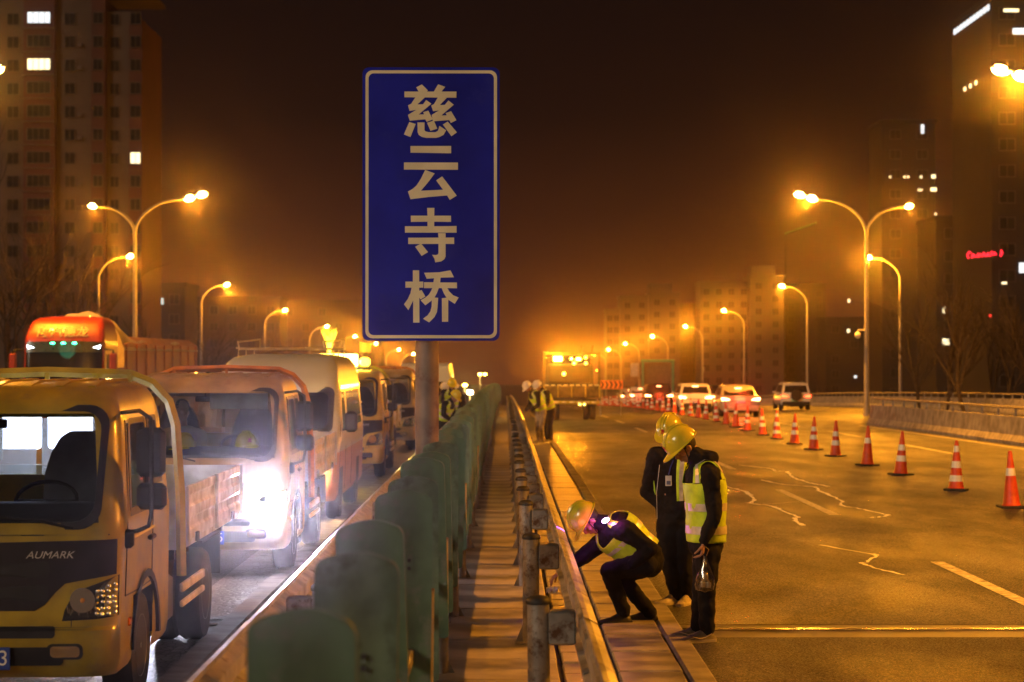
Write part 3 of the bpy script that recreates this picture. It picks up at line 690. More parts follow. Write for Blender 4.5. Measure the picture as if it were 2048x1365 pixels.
        # mirrors on a long arm
        A = [cab.S(.02, 1.93, sd, 0), Vector((sd * 1.0, .40, 1.95)), Vector((sd * 1.08, .36, 1.90)), Vector((sd * 1.085, .36, 1.80)), Vector((sd * 1.085, .36, 1.30)), Vector((sd * 1.07, .34, 1.22)), Vector((sd * 1.0, .33, 1.19)), Vector((sd * .93, .33, 1.18))]
        ar = MB().tube(A, .014, 8).bbox((sd * .94, .33, 1.14), (.08, .07, .12), .02).build('mirror_arm', BLK, t, smooth=True)
        MB().bbox((sd * 1.075, .40, 1.685), (.185, .07, .315), .035).build('mirror_housing', BLK, ar, smooth=True)
        MB().bbox((sd * 1.08, .40, 1.405), (.19, .07, .17), .03).build('mirror_housing', BLK, ar, smooth=True)
        MB().box((sd * 1.075, .437, 1.685), (.155, .004, .28)).build('mirror_glass', CHROME, ar)
        # headlight
        hp = [(.585, .655), (.60, .72), (.64, .80), (.70, .85), (.80, .885), (.915, .93), (.915, .68), (.80, .665)]
        hp = [(sd * a, b) for a, b in hp]
        hb = cab.patch(hp, .004, 3).build('headlight', BLK, t)
        hi = [(sd * (.76 + (abs(a) - .76) * .88), .78 + (b - .78) * .88) for a, b in hp]
        rf = MB()
        for k in range(26):                                        # facets behind the lens
            u = k % 4; v_ = k // 4; xx = sd * (.795 + .033 * u + random.uniform(-.005, .005)); zz = .70 + .034 * v_ + random.uniform(-.004, .004)
            if zz < .86 + (abs(xx) - .795) * .3: rf.ell(cab.F(xx, zz, .006), (.014, .010, .012), 7, 4)
        for k in range(16):
            xx = sd * (.62 + .012 * k); rf.box(cab.F(xx, .715 + random.uniform(-.01, .04), .008), (.007, .008, random.uniform(.02, .06)), (0, random.uniform(-.4, .4), 0))
        rf.build('reflector', CHROME, hb, smooth=True)
        c = cab.F(sd * .71, .785, .02); MB().lathe([(.078, -.012), (.074, .0), (.055, .012), (.03, .024), (.006, .03)], c, 22, 'Y').build('reflector_bowl', CHROME, hb, smooth=True)
        MB().ell(c + Vector((0, -.012, 0)), (.016, .016, .016), 8, 6).build('bulb', mat('orange_bulb', (.6, .25, .05), .2, coat=1), hb)
        cab.patch(hi, .022, 3).build('lens', LENS, hb, smooth=True)
        MB().bbox(cab.S(.16, .60, sd, .004), (.02, .09, .05), .01).build('side_marker', AMBER, t)
        # fog lamp
        fp = rr2(sd * .50, .42, sd * .72, .52, .035); fb = cab.patch(fp, .005, 1).build('fog_lamp', BLK, t)
        cab.patch(rr2(sd * .52, .435, sd * .70, .505, .025), .010, 1).build('fog_reflector', CHROME, fb)
    # grille
    xs = [-.90 + .06 * k for k in range(31)]
    if grille == 'smile':
        def lo(x):
            a = abs(x)
            if a < .42: return .72
            if a < .62: u = (a - .42) / .2; return .72 + .17 * (3 * u * u - 2 * u ** 3)
            return .89 + .30 * (a - .62) * .55
        hi = lambda x: 1.135 + .02 * abs(x)
        cab.band(xs, lo, hi, .006, 6).build('grille_panel', mat('dark_panel', (.016, .012, .017), .5, var=.2, spec=.25), t, smooth=True)
        for z0, z1 in ((.92, 1.02), (.78, .88)): cab.patch(rr2(-.50, z0, .50, z1, .03), .002 + .006, 2).build('grille_vent', BLK, t)
    else:
        cab.band([-.55 + .05 * k for k in range(23)], lambda x: .78, lambda x: 1.0, .006, 3).build('grille_panel', BLK, t, smooth=True)
    cab.patch(rr2(-.55, .555, .55, .625, .025), .006, 3).build('bumper_vent', BLK, t)
    cab.patch(rr2(-.52, .385, -.24, .50, .03), .005, 2).build('bumper_intake', BLK, t); cab.patch(rr2(.24, .385, .60, .50, .03), .005, 2).build('bumper_intake', BLK, t)
    cab.patch([(-.91, .604), (.91, .604), (.91, .618), (-.91, .618)], .003, 14).build('bumper_seam', SEAL_R, t)
    cab.patch([(-.86, 1.178), (.86, 1.178), (.86, 1.186), (-.86, 1.186)], .002, 14).build('panel_seam', SEAL_R, t)
    for sx_ in (-1, 1): cab.patch([(sx_ * .64, .62), (sx_ * .646, .62), (sx_ * .646, .70), (sx_ * .64, .70)], .002, 1).build('panel_seam', SEAL_R, t)
    text_mesh('badge', 'AUMARK' if grille == 'smile' else '', .062, mat('badge_silver', (.55, .52, .48), .4, spec=.2), t, lambda a, b, c: cab.F(a + .50, b + 1.06, .009 + c), .002, .3, 1.15) if grille == 'smile' and plate else None
    number_plate(t, .065, -.022, .435, plate) if plate else None
    # wipers
    for x0 in (-.35, .32):
        MB().tube([cab.F(x0 + .32, 1.225, .03), cab.F(x0 + .12, 1.27, .035), cab.F(x0 - .30, 1.31, .03)], .010, 6).build('wiper', BLK, t)
    # roof ribs
    for k in range(-3, 4):
        x = k * .21; rb = MB().loft([[(x - .035, y, zz), (x - .02, y, zz + .018), (x + .02, y, zz + .018), (x + .035, y, zz)] for y, zz in ((.72, 2.085), (1.0, 2.119), (1.84, 2.122))])
        rb.build('roof_rib', roof_m or paint, t, smooth=True)
    # inside
    ins = MB().bbox((0, .44, 1.19), (1.6, .44, .34), .08).build('dashboard', mat('dash_grey', (.05, .05, .055), .7), t, smooth=True)
    sw = MB(); rg = [Vector((.36 + .20 * math.cos(a), .62 + .07 * math.sin(a), 1.36 + .12 * math.sin(a))) for a in [2 * math.pi * k / 20 for k in range(21)]]
    sw.tube(rg, .014, 6).tube([rg[0], rg[10]], .012, 6).tube([(.36, .62, 1.36), (.36, .5, 1.2)], .02, 6).build('steering_wheel', BLK, t, smooth=True)
    SEATM = mat('seat_fabric', (.09, .09, .10), .85, var=.2)
    for x in (.42, -.42):
        st = MB().bbox((x, 1.15, 1.02), (.5, .5, .16), .06).build('seat', SEATM, t, smooth=True)
        MB().loft([[Vector((x + a * wd, 1.36 + b * .06 + (z - 1.05) * .12, z)) for a, b in ((-1, -1), (-.6, -1.4), (.6, -1.4), (1, -1), (1, 1), (-1, 1))] for z, wd in ((1.05, .22), (1.3, .25), (1.5, .24), (1.64, .20), (1.74, .14), (1.78, .08))]).build('backrest', SEATM, st, smooth=True)
    MB().bbox((0, .60, 1.86), (.22, .02, .06), .02).tube([(0, .58, 1.95), (0, .60, 1.88)], .006, 5).build('inner_mirror', BLK, t)
    if grille == 'bar': MB().bbox((.36, .56, 1.84), (.62, .015, .17), .02).build('sun_visor', mat('visor_grey', (.55, .52, .46), .8), t)
    rw = MB().box((-.37, 1.952, 1.655), (.70, .006, .40)).box((.37, 1.952, 1.655), (.70, .006, .40)).build('rear_window', GLASSR, t)
    # chassis
    MB().box((0, 2.6, .50), (.75, 4.6, .16)).box((0, 1.0, .42), (1.0, .12, .12)).cyl((-.8, 3.92, .37), (.8, 3.92, .37), .06).build('chassis', BLK, t)
    MB().bbox((.70, 2.25, .52), (.34, .5, .34), .03).build('fuel_tank', mat('tank_grey', (.12, .12, .12), .5, metal=.5), t)
    for sd in (1, -1):
        MB().bbox((sd * .93, 3.02, .58), (.03, 1.05, .07), .008).bbox((sd * .93, 3.02, .46), (.03, 1.05, .05), .008).build('side_guard', mat('guard_white', (.65, .63, .58), .5, var=.3), t)
        MB().box((sd * .80, 3.92, .83), (.28, .95, .02)).box((sd * .80, 4.42, .66), (.28, .02, .36)).build('mudguard', BLK, t)
    if bed:
        BM = board_m or mat('bed_paint', (.50, .53, .56), .5, var=.4, scale=4, bump=.03, bscale=12, metal=.1)
        y0, y1 = 2.38, 5.45
        MB().box((0, (y0 + y1) / 2, .90), (1.90, y1 - y0, .06)).build('bed_floor', BM, t)
        for k in range(5): MB().box((0, y0 + .3 + k * .62, .82), (1.7, .07, .1)).build('cross_member', BLK, t)
        for sd in (1, -1):
            bd = MB(); prof = [(0, .93), (.03, .93), (.03, 1.00), (.015, 1.02), (.015, 1.08), (.03, 1.10), (.03, 1.17), (.015, 1.19), (.015, 1.25), (.03, 1.27), (.03, 1.33), (0, 1.33)]
            bd.loft([[(sd * (.95 + a), y, z) for a, z in prof] for y in (y0 + .02, y1 - .02)]).build('side_board', BM, t)
            for y in (y0 + .05, (y0 + y1) / 2, y1 - .05): MB().box((sd * .985, y, 1.12), (.025, .05, .44)).build('board_post', BM, t)
            for y in (y0 + .5, y1 - .6): MB().box((sd * .988, y, .93), (.02, .10, .07)).build('latch', BLK, t)
        MB().loft([[(a, y1 + b, z) for a, b in ((-.95, 0), (.95, 0), (.95, .03), (-.95, .03))] for z in (.93, 1.0, 1.2, 1.33)]).build('tail_board', BM, t)
        hbd = MB().loft([[(-.95, y0 + d, z), (.95, y0 + d, z), (.95, y0 - .03, z), (-.95, y0 - .03, z)] for z, d in ((.93, 0), (1.05, 0), (1.06, .015), (1.18, .015), (1.19, 0), (1.31, 0), (1.32, .015), (1.44, .015), (1.45, 0), (1.50, 0))])
        hbd.build('head_board', BM, t)
    if hoop:
        hy = 2.22; pts = [(-.975, .70), (-.965, 1.3), (-.93, 1.80), (-.88, 1.97), (-.76, 2.10), (-.60, 2.165), (0, 2.185), (.60, 2.165), (.76, 2.10), (.88, 1.97), (.93, 1.80), (.965, 1.3), (.975, .70)]
        MB().tube([(a, hy, b) for a, b in pts], .036, 4, sq=(1, 1)).build('hoop_rail', hoopm, t)
        MB().box((.35, hy, 1.85), (.04, .03, .62)).box((-.35, hy, 1.85), (.04, .03, .62)).build('hoop_stay', hoopm, t)
        for x in (-.6, 0, .6): MB().box((x, hy - .02, 2.14), (.03, .03, .07)).build('hoop_stay', hoopm, t)
    return t, cab
YEL = mat('yellow_truck_paint', (.38, .28, .008), .36, var=.25, scale=3.5, coat=.3, c2=(.25, .18, .03), edge=.58, rvar=.08)
YHOOP = mat('hoop_yellow', (.40, .34, .05), .45, var=.2, scale=6, bump=.02)
ORG = mat('orange_truck_paint', (.33, .25, .13), .4, var=.25, scale=3.5, coat=.3, c2=(.22, .15, .08), edge=.58, rvar=.08)
OHOOP = mat('hoop_orange', (.42, .17, .04), .45, var=.2, scale=6)
def gl(x, y): return (x, y, G(y))
t1, cab1 = light_truck('light_truck', 'nearest yellow light truck with dark grille band and open dropside bed', gl(-3.33, 12.3), YEL, YHOOP, plate='A·67193')
t2, cab2 = light_truck('light_truck', 'orange light truck with one blazing white headlight, behind the nearest yellow truck', gl(-3.2, 20.7), ORG, OHOOP, plate='B·K2095', grille='bar')
t3, cab3 = light_truck('light_truck', 'yellow light truck under a bright yellow light board, behind the white van', gl(-3.3, 38.8), mat('lemon_truck_paint', (.60, .42, .06), .34, var=.12, coat=.5), YHOOP, plate='B·L4402')
t4, cab4 = light_truck('light_truck', 'far orange light truck just left of the sign pole', gl(-3.25, 51.5), ORG, OHOOP, plate='B·J1186')
# headlight of the orange truck: a bright bulb in its bowl
HW = glow('headlight_white', (.86, .88, 1), 60)
hl = cab2.patch([(.585, .665), (.60, .72), (.64, .80), (.70, .85), (.80, .885), (.90, .90), (.90, .69), (.80, .67)], .03, 2).build('headlight_beam', HW, t2, smooth=True)
lamp('headlight', (.76, -.10, .78), 10500, (.68, .68, 1), 'SPOT', .08, (R(-94), 0, R(8)), 22, 1, parent=t2)
lamp('headlight', (.76, -.14, .78), 36, (.7, .7, 1), size=.06, parent=t2)
hl2 = MB().ell((-.62, .035, .66), (.08, .03, .07), 12, 7).build('headlight_beam', HW, t2, smooth=True)
lamp('headlight', (-.62, -.1, .66), 350, (.8, .8, 1), 'SPOT', .06, (R(-88), 0, R(2)), 60, 1, parent=t2)
# lamp glare off hoop truck: helmets on the dashboard, driver
def helmet_mesh():
    b = MB(); rings = []
    for k in range(11):
        a = R(90 * k / 10); r = math.cos(a); z = math.sin(a)
        rings.append([Vector((.118 * r * math.cos(t) * 1.0, .142 * r * math.sin(t), .145 * z ** .92 + .0)) for t in [2 * math.pi * q / 28 for q in range(28)]] if k < 10 else [Vector((.008 * math.cos(t), .008 * math.sin(t), .1455)) for t in [2 * math.pi * q / 28 for q in range(28)]])
    b.loft(rings, cap=False)
    brim = []
    for q in range(28):
        t = 2 * math.pi * q / 28; f = max(0, -math.sin(t)) ** 2.2; ex = .012 + .055 * f
        brim.append((t, ex, -.012 * f))
    o = [Vector(((.118 + e * .7) * math.cos(t), (.142 + e) * math.sin(t), -.006 + dz)) for t, e, dz in brim]; o2 = [p + Vector((0, 0, -.006)) for p in o]
    i_ = [Vector((.118 * math.cos(t), .142 * math.sin(t), .0)) for t, e, dz in brim]; i2 = [Vector((.112 * math.cos(t), .136 * math.sin(t), -.006)) for t, e, dz in brim]
    inner = [[Vector((.112 * math.cos(R(a)) * math.cos(t), .136 * math.cos(R(a)) * math.sin(t), .138 * math.sin(R(a)))) for t in [2 * math.pi * q / 28 for q in range(28)]] for a in (0, 30, 60, 88)]
    b.loft([i_, o, o2, i2], cap=False); b.loft(inner, cap=False)
    return b
HY = mat('helmet_yellow', (.72, .62, .03), .22, var=.06, scale=6, coat=.8); HWT = mat('helmet_white', (.75, .74, .7), .25, var=.06, coat=.7)
HDARK = mat('helmet_strap', (.02, .02, .02), .7)
RED = mat('red_print', (.6, .03, .02), .5)
hmesh = {}
def helmet(parent, loc, rot, m=HY, s=1.0, name='helmet', emblem=True, label=None):
    o = helmet_mesh().build(name, m, parent, smooth=True); o.location = loc; o.rotation_euler = rot; o.scale = (s, s, s)
    for x in (-.028, 0, .028):
        pts = [Vector((x, .148 * math.sin(a) * .96, .15 * math.cos(a) ** 1 * .985)) for a in [R(-62 + 124 * k / 12) for k in range(13)]]
        MB().tube(pts, .0065 if x else .009, 6).build('ridge', m, o, smooth=True)
    if emblem:
        MB().lathe([(.015, 0), (.015, .003)], (0, -.137, .062), 12, 'Y').build('emblem', RED, o)
        MB().box((0, -.138, .040), (.045, .004, .008)).build('emblem', RED, o)
    return o
hh = helmet(None, (-3.2 + .46, 20.7 + .40, G(20.7) + 1.38), (0, 0, .4), name='helmet'); tag(hh, 'pale yellow helmet lying on the dashboard of the orange truck, right one', 'helmet', 'helmets on the dashboard')
hh = helmet(None, (-3.2 - .20, 20.7 + .40, G(20.7) + 1.36), (0, 0, -.5), HY, name='helmet'); tag(hh, 'helmet on the orange truck dashboard partly behind the yellow hoop', 'helmet', 'helmets on the dashboard')
lpn = thing('glare_panels', 'blazing white work-light panels standing behind the nearest cab\'s rear window', 'light', (-3.33 - .1, 12.3 + 2.62, G(14.9) + .93))  # white panels added for the glare seen through the rear window
for x in (-.30, .27): MB().bbox((x, 0, .84), (.52, .04, .32), .02).build('glow_panel', glow('glare_white', (.82, .90, 1), 14), lpn)
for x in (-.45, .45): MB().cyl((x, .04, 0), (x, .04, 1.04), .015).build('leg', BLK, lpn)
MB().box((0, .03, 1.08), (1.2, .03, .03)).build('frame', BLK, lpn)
# amber beacon board and light bar on the yellow truck, broom and flag
GY = glow('amber_lamp', (1, .72, .10), 26)
lb = thing('light_board', 'bright yellow flashing light board on the roof of the yellow truck', 'light', (-3.35, 40.2, G(40) + 2.12))
MB().bbox((0, 0, .03), (1.3, .3, .06), .02).build('mount', BLK, lb); MB().bbox((-.02, 0, .20), (.80, .12, .26), .03).build('glow_panel', GY, lb)
MB().bbox((.52, 0, .17), (.22, .2, .18), .05).build('beacon', glow('amber_dim', (1, .6, .06), 5), lb); MB().bbox((-.56, 0, .17), (.22, .2, .18), .05).build('beacon', glow('amber_dim', (1, .6, .06), 5), lb)
lamp('amber_light', (0, -.22, .25), 420, (1, .66, .1), size=.15, parent=lb)
br = thing('straw_broom', 'yellow straw broom standing upright beside the van roof', 'broom', (-3.56, 40.3, G(40) + 2.1))
MB().cyl((0, 0, 0), (0, 0, .55), .016, seg=8).build('handle', mat('wood', (.3, .2, .1), .7), br)
STRAW = mat('straw', (.6, .48, .10), .8, var=.3, scale=30)
b = MB()
for k in range(70):
    a = random.uniform(-1, 1); c = random.uniform(-1, 1); b.tube([(a * .02, c * .02, .36), (a * .05, c * .03, .55), (a * .17, c * .06, .82 + random.uniform(-.05, .06))], [.010, .008, .004], 4)
b.build('bristles', STRAW, br)
MB().cyl((0, 0, .36), (0, 0, .46), .035, .05, 10).build('binding', STRAW, br)
fl = thing('orange_flag', 'small orange flag on a stick beside the blue sign', 'flag', (-3.02, 41.2, G(41) + 2.3))
MB().cyl((0, 0, 0), (0, 0, .42), .008, seg=6).build('stick', BLK, fl)
MB().loft([[(.0 + .25 * k / 5, .02 * math.sin(k * 1.3), .18 + .02 * (k % 2)) for k in range(6)], [(.25 * k / 5, .02 * math.sin(k * 1.3 + .5), .42 - .01 * k) for k in range(6)]], cap=False, closed=False).build('cloth', glow('glow_orange_cloth', (.7, .3, .03), .35), fl)  # cloth emits a little, in place of light shining on it
# ---------------------------------------------------------------- high-roof van
def high_roof_van(name, label, loc):
    t = thing(name, label, 'van', loc)
    top = mat('van_cream', (.56, .60, .54), .35, var=.08, scale=1, coat=.4); low = mat('van_glow_orange', (.5, .24, .09), .4, var=.15, coat=.3)  # lower body tinted orange for the headlight glow on it
    cab = Cab([(.30, .08), (.40, .0), (.60, .0), (.62, .03), (.85, .07), (1.02, .16), (1.14, .42), (1.22, .60), (1.95, 1.05), (2.10, 1.2), (2.28, 1.5), (2.36, 1.85), (2.38, 2.2)],
              [(.30, .90), (.40, .95), (1.2, .97), (1.9, .90), (2.2, .84), (2.33, .74), (2.38, .5)], [(0, 5.1), (2.2, 5.1), (2.38, 4.9)], .2, .10)
    zs = [.30, .4, .5, .6, .75, .88, .98, 1.06, 1.14, 1.22, 1.28, 1.4, 1.55, 1.7, 1.82, 1.9, 2.0, 2.1, 2.2, 2.28, 2.33, 2.36, 2.38]
    ts = [0, .04, .10, .18, .26, .34, .40, .48, .56, .64, .72, .78, .84, .92, 1.0]
    def cuts(k, u, z):
        if k == 'f' and 1.25 < z < 1.85 and abs(u) < .84: return 'windscreen'
        if k in 'rl':
            if z < .75 and (.04 < u < .2 or .72 < u < .86): return 'wheel_arch'
            if 1.28 < z < 1.82 and .05 < u < .22: return 'side_window'
            if 1.28 < z < 1.82 and (.28 < u < .48 or .50 < u < .7 or .72 < u < .9): return 'side_window'
        return 'lower_body' if z < .98 else 'body'
    DG = mat('dark_tinted_glass', (.012, .012, .014), .06, var=.1, coat=1)
    cab.shell(zs, ts, cuts, t, lambda g: {'body': top, 'lower_body': low, 'windscreen': DG, 'side_window': DG, 'wheel_arch': BLK}[g])
    cab.frame(rr2(-.84, 1.24, .84, 1.90, .1), rr2(-.76, 1.30, .76, 1.82, .1), .008).build('windscreen_frame', SEAL_R, t)
    cab.band([-.45 + .05 * k for k in range(19)], lambda x: .70, lambda x: .86, .006, 2).build('grille_panel', BLK, t)
    cab.patch(rr2(-.5, .38, .5, .52, .03), .006, 2).build('bumper_intake', BLK, t)
    for sd in (1, -1):
        hp = [(sd * a, z) for a, z in ((.52, .74), (.53, .86), (.62, .93), (.86, .98), (.90, .95), (.90, .76), (.8, .72))]
        hb = cab.patch(hp, .006, 2).build('headlight', mat('lamp_bowl_silver', (.5, .4, .3), .25, metal=.6), t)
        cab.patch([(sd * (.72 + (abs(a) - .72) * .9), .85 + (z - .85) * .9) for a, z in hp], .02, 2).build('lens', LENS, hb)
        MB().ell(cab.F(sd * .64, .80, .025), (.07, .02, .035), 10, 6).build('bulb', glow('warm_bulb', (1, .62, .22), 16 if sd > 0 else 6), hb, smooth=True)
        wheel(t, sd * .84, .95, .36, .2, sd); wheel(t, sd * .84, 4.0, .36, .2, sd)
        for tt in (.03, .24, .49): MB().tube([cab.S(tt, z, sd, .001) for z in (.4, 1.0, 1.9)], .006, 5).build('door_seam', SEAL_R, t)
        a = MB().tube([cab.S(.02, 1.28, sd, 0), (sd * 1.06, .86, 1.30)], .02, 6).build('mirror_arm', BLK, t); MB().bbox((sd * 1.10, .86, 1.40), (.18, .10, .30), .04).build('mirror_housing', BLK, a, smooth=True)
    rk = mat('rack_metal', (.55, .48, .3), .4, metal=.6)
    for y in (2.3, 3.2, 4.2): MB().tube([(-.72, y, 2.30), (-.72, y, 2.46), (.72, y, 2.46), (.72, y, 2.30)], .018, 6).build('rack_bar', rk, t)
    for x in (-.72, -.3, .3, .72): MB().tube([(x, 2.1, 2.47), (x, 4.4, 2.47)], .016, 6).build('rack_rail', rk, t)
    for x in (-.66, .62): MB().tube([(x, 2.0, 2.44), (x - .03, 2.0, 2.56), (x + .26, 2.35, 2.60), (x + .26, 2.35, 2.44)], .014, 6).build('rack_end', rk, t)
    lamp('van_headlight', (.64, -.1, .8), 110, (1, .62, .28), size=.08, parent=t)
    for k in range(5): MB().box((.965, 4.6, .8 + .2 * k), (.02, .35, .02)).build('ladder_rung', rk, t)
    return t
high_roof_van('high_roof_van', 'white high-roof van with orange glow painted on its lower body and a roof rack', gl(-3.32, 27.9))
# ---------------------------------------------------------------- red heavy truck with tarped trailer
def heavy_truck():
    t = thing('heavy_truck', 'red heavy truck with green marker lights and a tarped trailer', 'truck', gl(-13.2, 59.4))
    red = mat('heavy_truck_red', (.26, .03, .018), .4, var=.12, coat=.6)
    cab = Cab([(.35, .1), (.5, 0), (1.6, .03), (1.9, .06), (3.0, .20), (3.2, .26), (3.6, .62), (3.72, 1.1), (3.76, 1.5)], [(.35, 1.18), (.5, 1.22), (3.1, 1.20), (3.55, 1.10), (3.72, .95), (3.76, .6)], [(0, 2.3), (3.6, 2.3), (3.76, 2.1)], .16, .05)
    zs = [.35, .5, .8, 1.2, 1.6, 1.85, 2.2, 2.6, 2.82, 2.95, 3.15, 3.32, 3.48, 3.6, 3.68, 3.72, 3.76]; ts = [0, .1, .25, .4, .55, .7, .85, 1.0]
    DG = mat('dark_tinted_glass', (.012, .012, .014), .06, var=.1, coat=1)
    def cuts(k, u, z):
        if k == 'f' and 1.85 < z < 2.82 and abs(u) < .93: return 'windscreen'
        if k in 'rl' and 1.85 < z < 2.6 and .1 < u < .55: return 'side_window'
        return 'body'
    cab.shell(zs, ts, cuts, t, lambda g: red if g == 'body' else DG)
    cab.band([-1.12 + .14 * k for k in range(17)], lambda x: 2.66, lambda x: 3.0 - .03 * x * x, .02, 3).build('visor', mat('visor_dark', (.02, .03, .025), .25, coat=.5), t, smooth=True)
    for x in (-.32, .0, .33): MB().bbox(cab.F(x, 2.93, .04), (.13, .05, .05), .02).build('marker_light', glow('green_marker', (.05, 1, .42), 14), t); 
    lamp('marker_glow', (0, -.4, 2.9), 4, (.1, 1, .5), size=.3, parent=t)
    for sd in (1, -1):
        MB().add([cab.F(sd * .86, 2.80, .03), cab.F(sd * 1.10, 2.88, .03), cab.F(sd * 1.06, 2.76, .03)], [(0, 1, 2)]).build('corner_light', glow('white_marker', (.75, .9, 1), 9), t)
        MB().tube([(sd * 1.2, .25, 2.75), (sd * 1.5, .1, 2.72), (sd * 1.5, .1, 2.0)], .03, 8).build('mirror_arm', BLK, t); MB().bbox((sd * 1.5, .12, 2.35), (.22, .12, .6), .05).build('mirror_housing', red, t, smooth=True)
        MB().bbox(cab.F(sd * .95, .85, .02), (.38, .08, .24), .05).build('headlight', glow('truck_headlight_white', (.86, .9, 1), 8), t)
        lamp('headlight', (sd * .95, -.3, .9), 30, (.82, .88, 1), 'SPOT', .1, (R(-85), 0, R(3)), 60, .8, parent=t)
        wheel(t, sd * 1.05, 1.4, .5, .3, sd)
    text_mesh('roof_lettering', '陕汽德龙', .33, mat('lettering_cream', (.40, .30, .18), .5), t, lambda a, b, c: cab.F(a - .05, b + 3.25, .02 + c), .004, 0, 1.18, .006)
    MB().bbox((0, .0, 1.3), (1.5, .06, .5), .05).build('grille_panel', BLK, t)
    # trailer under a bulging tarp
    tr = thing('tarped_trailer', 'maroon trailer bed with a pale tarpaulin bulging over it', 'trailer', gl(-13.2, 62.4))
    mar = mat('trailer_maroon', (.22, .05, .035), .6, var=.25, scale=1)
    MB().box((0, 7.5, 1.0), (2.4, 15, .3)).build('trailer_frame', BLK, tr)
    rows = []
    for k in range(16):
        y = k; rows.append([(1.25 + .03 * math.sin(k * 2.1), y, 1.1), (1.25 + .02 * math.cos(k), y, 2.0), (1.24, y, 2.95 + .04 * math.sin(k * 1.7)), (.9, y, 3.2)])
    for sd in (1, -1): MB().loft([[(sd * a, b, c) for a, b, c in r] for r in rows], cap=False, closed=False).build('side_tarp', mar, tr, smooth=True)
    for k in range(9): MB().box((1.275, .4 + k * 1.75, 2.0), (.04, .06, 1.9)).build('side_stake', mar, tr)
    tp = mat('tarpaulin', (.42, .36, .32), .7, var=.2, scale=3, bump=.06, bscale=6); rows = []
    for k in range(16):
        y = k * 1.0; h = 3.1 + .85 * max(0, 1 - (k / 3.2) ** 1.4) + .12 * math.sin(k * 1.9); h = max(h, 3.0); rows.append([(x, y, (3.0 + (h - 3.0) * (1 - (abs(x) / 1.27) ** 2.4) + .04 * math.sin(x * 9 + k)) if abs(x) < 1.26 else 2.75) for x in [-1.28 + .16 * q for q in range(17)]])
    rows.insert(0, [(x, -.02, 2.2) for x in [-1.28 + .16 * q for q in range(17)]])
    MB().loft(rows, cap=False, closed=False).build('tarpaulin', tp, tr, smooth=True)
    for y in (9.5, 11, 12.5): wheel(tr, 1.0, y, .5, .3, 1, True)
heavy_truck()
# ---------------------------------------------------------------- people
JACK = mat('black_jacket', (.012, .011, .014), .82, spec=.14, var=.3, scale=7, bump=.05, bscale=20)
TROU = mat('dark_trousers', (.014, .014, .018), .85, spec=.12, var=.3, scale=7, bump=.05, bscale=18)
GTROU = mat('grey_trousers', (.33, .29, .24), .8, var=.3, scale=7, bump=.05, bscale=18)
VEST = mat('hi_vis_yellow', (.62, .95, .04), .6, var=.15, scale=12, bump=.05, bscale=22)
SILV = mat('reflective_tape', (.78, .76, .70), .38, metal=.25, var=.15, scale=20)
SKIN = mat('skin', (.42, .23, .15), .5, var=.12, scale=14)
HAIR = mat('black_hair', (.010, .009, .008), .6, bump=.1, bscale=120)
SHOEG = mat('grey_shoe', (.20, .18, .16), .6, var=.3, scale=20, bump=.04); SOLE = mat('pale_sole', (.50, .46, .40), .6); SHOEW = mat('pale_shoe', (.48, .44, .38), .6, var=.3, scale=20)
SHOEB = mat('black_shoe', (.018, .016, .016), .5)
def clouds(name, size):
    t = bpy.data.textures.get(name) or bpy.data.textures.new(name, 'CLOUDS'); t.noise_scale = size; t.noise_depth = 2; return t
def fuse(mb, name, m, parent, voxel, wr=0., sm=4):
    o = mb.build(name, m, parent); r = o.modifiers.new('r', 'REMESH'); r.mode = 'VOXEL'; r.voxel_size = voxel; r.use_smooth_shade = True
    s = o.modifiers.new('s', 'SMOOTH'); s.iterations = sm; s.factor = .5
    if wr:
        d = o.modifiers.new('d', 'DISPLACE'); d.texture = clouds('folds', .07); d.strength = wr; d.mid_level = .5
    return o
def limb(b, pts, rs, seg=14):
    pts = [Vector(p) for p in pts]
    for p, r in zip(pts, rs): b.ell(p, (r, r, r), seg, 10)
    for i in range(len(pts) - 1): b.cyl(pts[i], pts[i + 1], rs[i], rs[i + 1], seg)
def spine(pel, che, nek, t):
    if t < .6: u = t / .6; a, b_, = pel, che; p = a.lerp(b_, u)
    else: u = (t - .6) / .4; p = che.lerp(nek, u)
    q = (pel * (1 - t) ** 2 + che * 2 * t * (1 - t) + nek * t * t); return p.lerp(q, .35)
def torso(b, J, table, grow=0., seg=24, t0=None, t1=None):
    rings = []
    for t, hw, hd in table:
        if t0 is not None and t < t0 - 1e-6 or t1 is not None and t > t1 + 1e-6: continue
        c = spine(J['pel'], J['che'], J['nek'], t); up = (spine(J['pel'], J['che'], J['nek'], min(1, t + .05)) - spine(J['pel'], J['che'], J['nek'], max(0, t - .05))).normalized()
        L = (J['left'] - up * J['left'].dot(up)).normalized(); f = L.cross(up).normalized(); ring = []
        for k in range(seg):
            a = 2 * math.pi * k / seg; ca, sa = math.cos(a), math.sin(a)
            ring.append(c + L * (hw + grow) * math.copysign(abs(ca) ** .85, ca) + f * (hd + grow) * math.copysign(abs(sa) ** .9, sa))
        rings.append(ring)
    return rings
JT = [(0, .165, .13), (.12, .175, .135), (.3, .175, .13), (.5, .19, .14), (.68, .205, .145), (.8, .205, .135), (.9, .18, .115), (.97, .12, .09), (1.0, .08, .075)]
def tab_at(T, t):
    for (a, w0, d0), (b_, w1, d1) in zip(T, T[1:]):
        if t <= b_: u = (t - a) / (b_ - a); return (t, w0 + (w1 - w0) * u, d0 + (d1 - d0) * u)
    return T[-1]
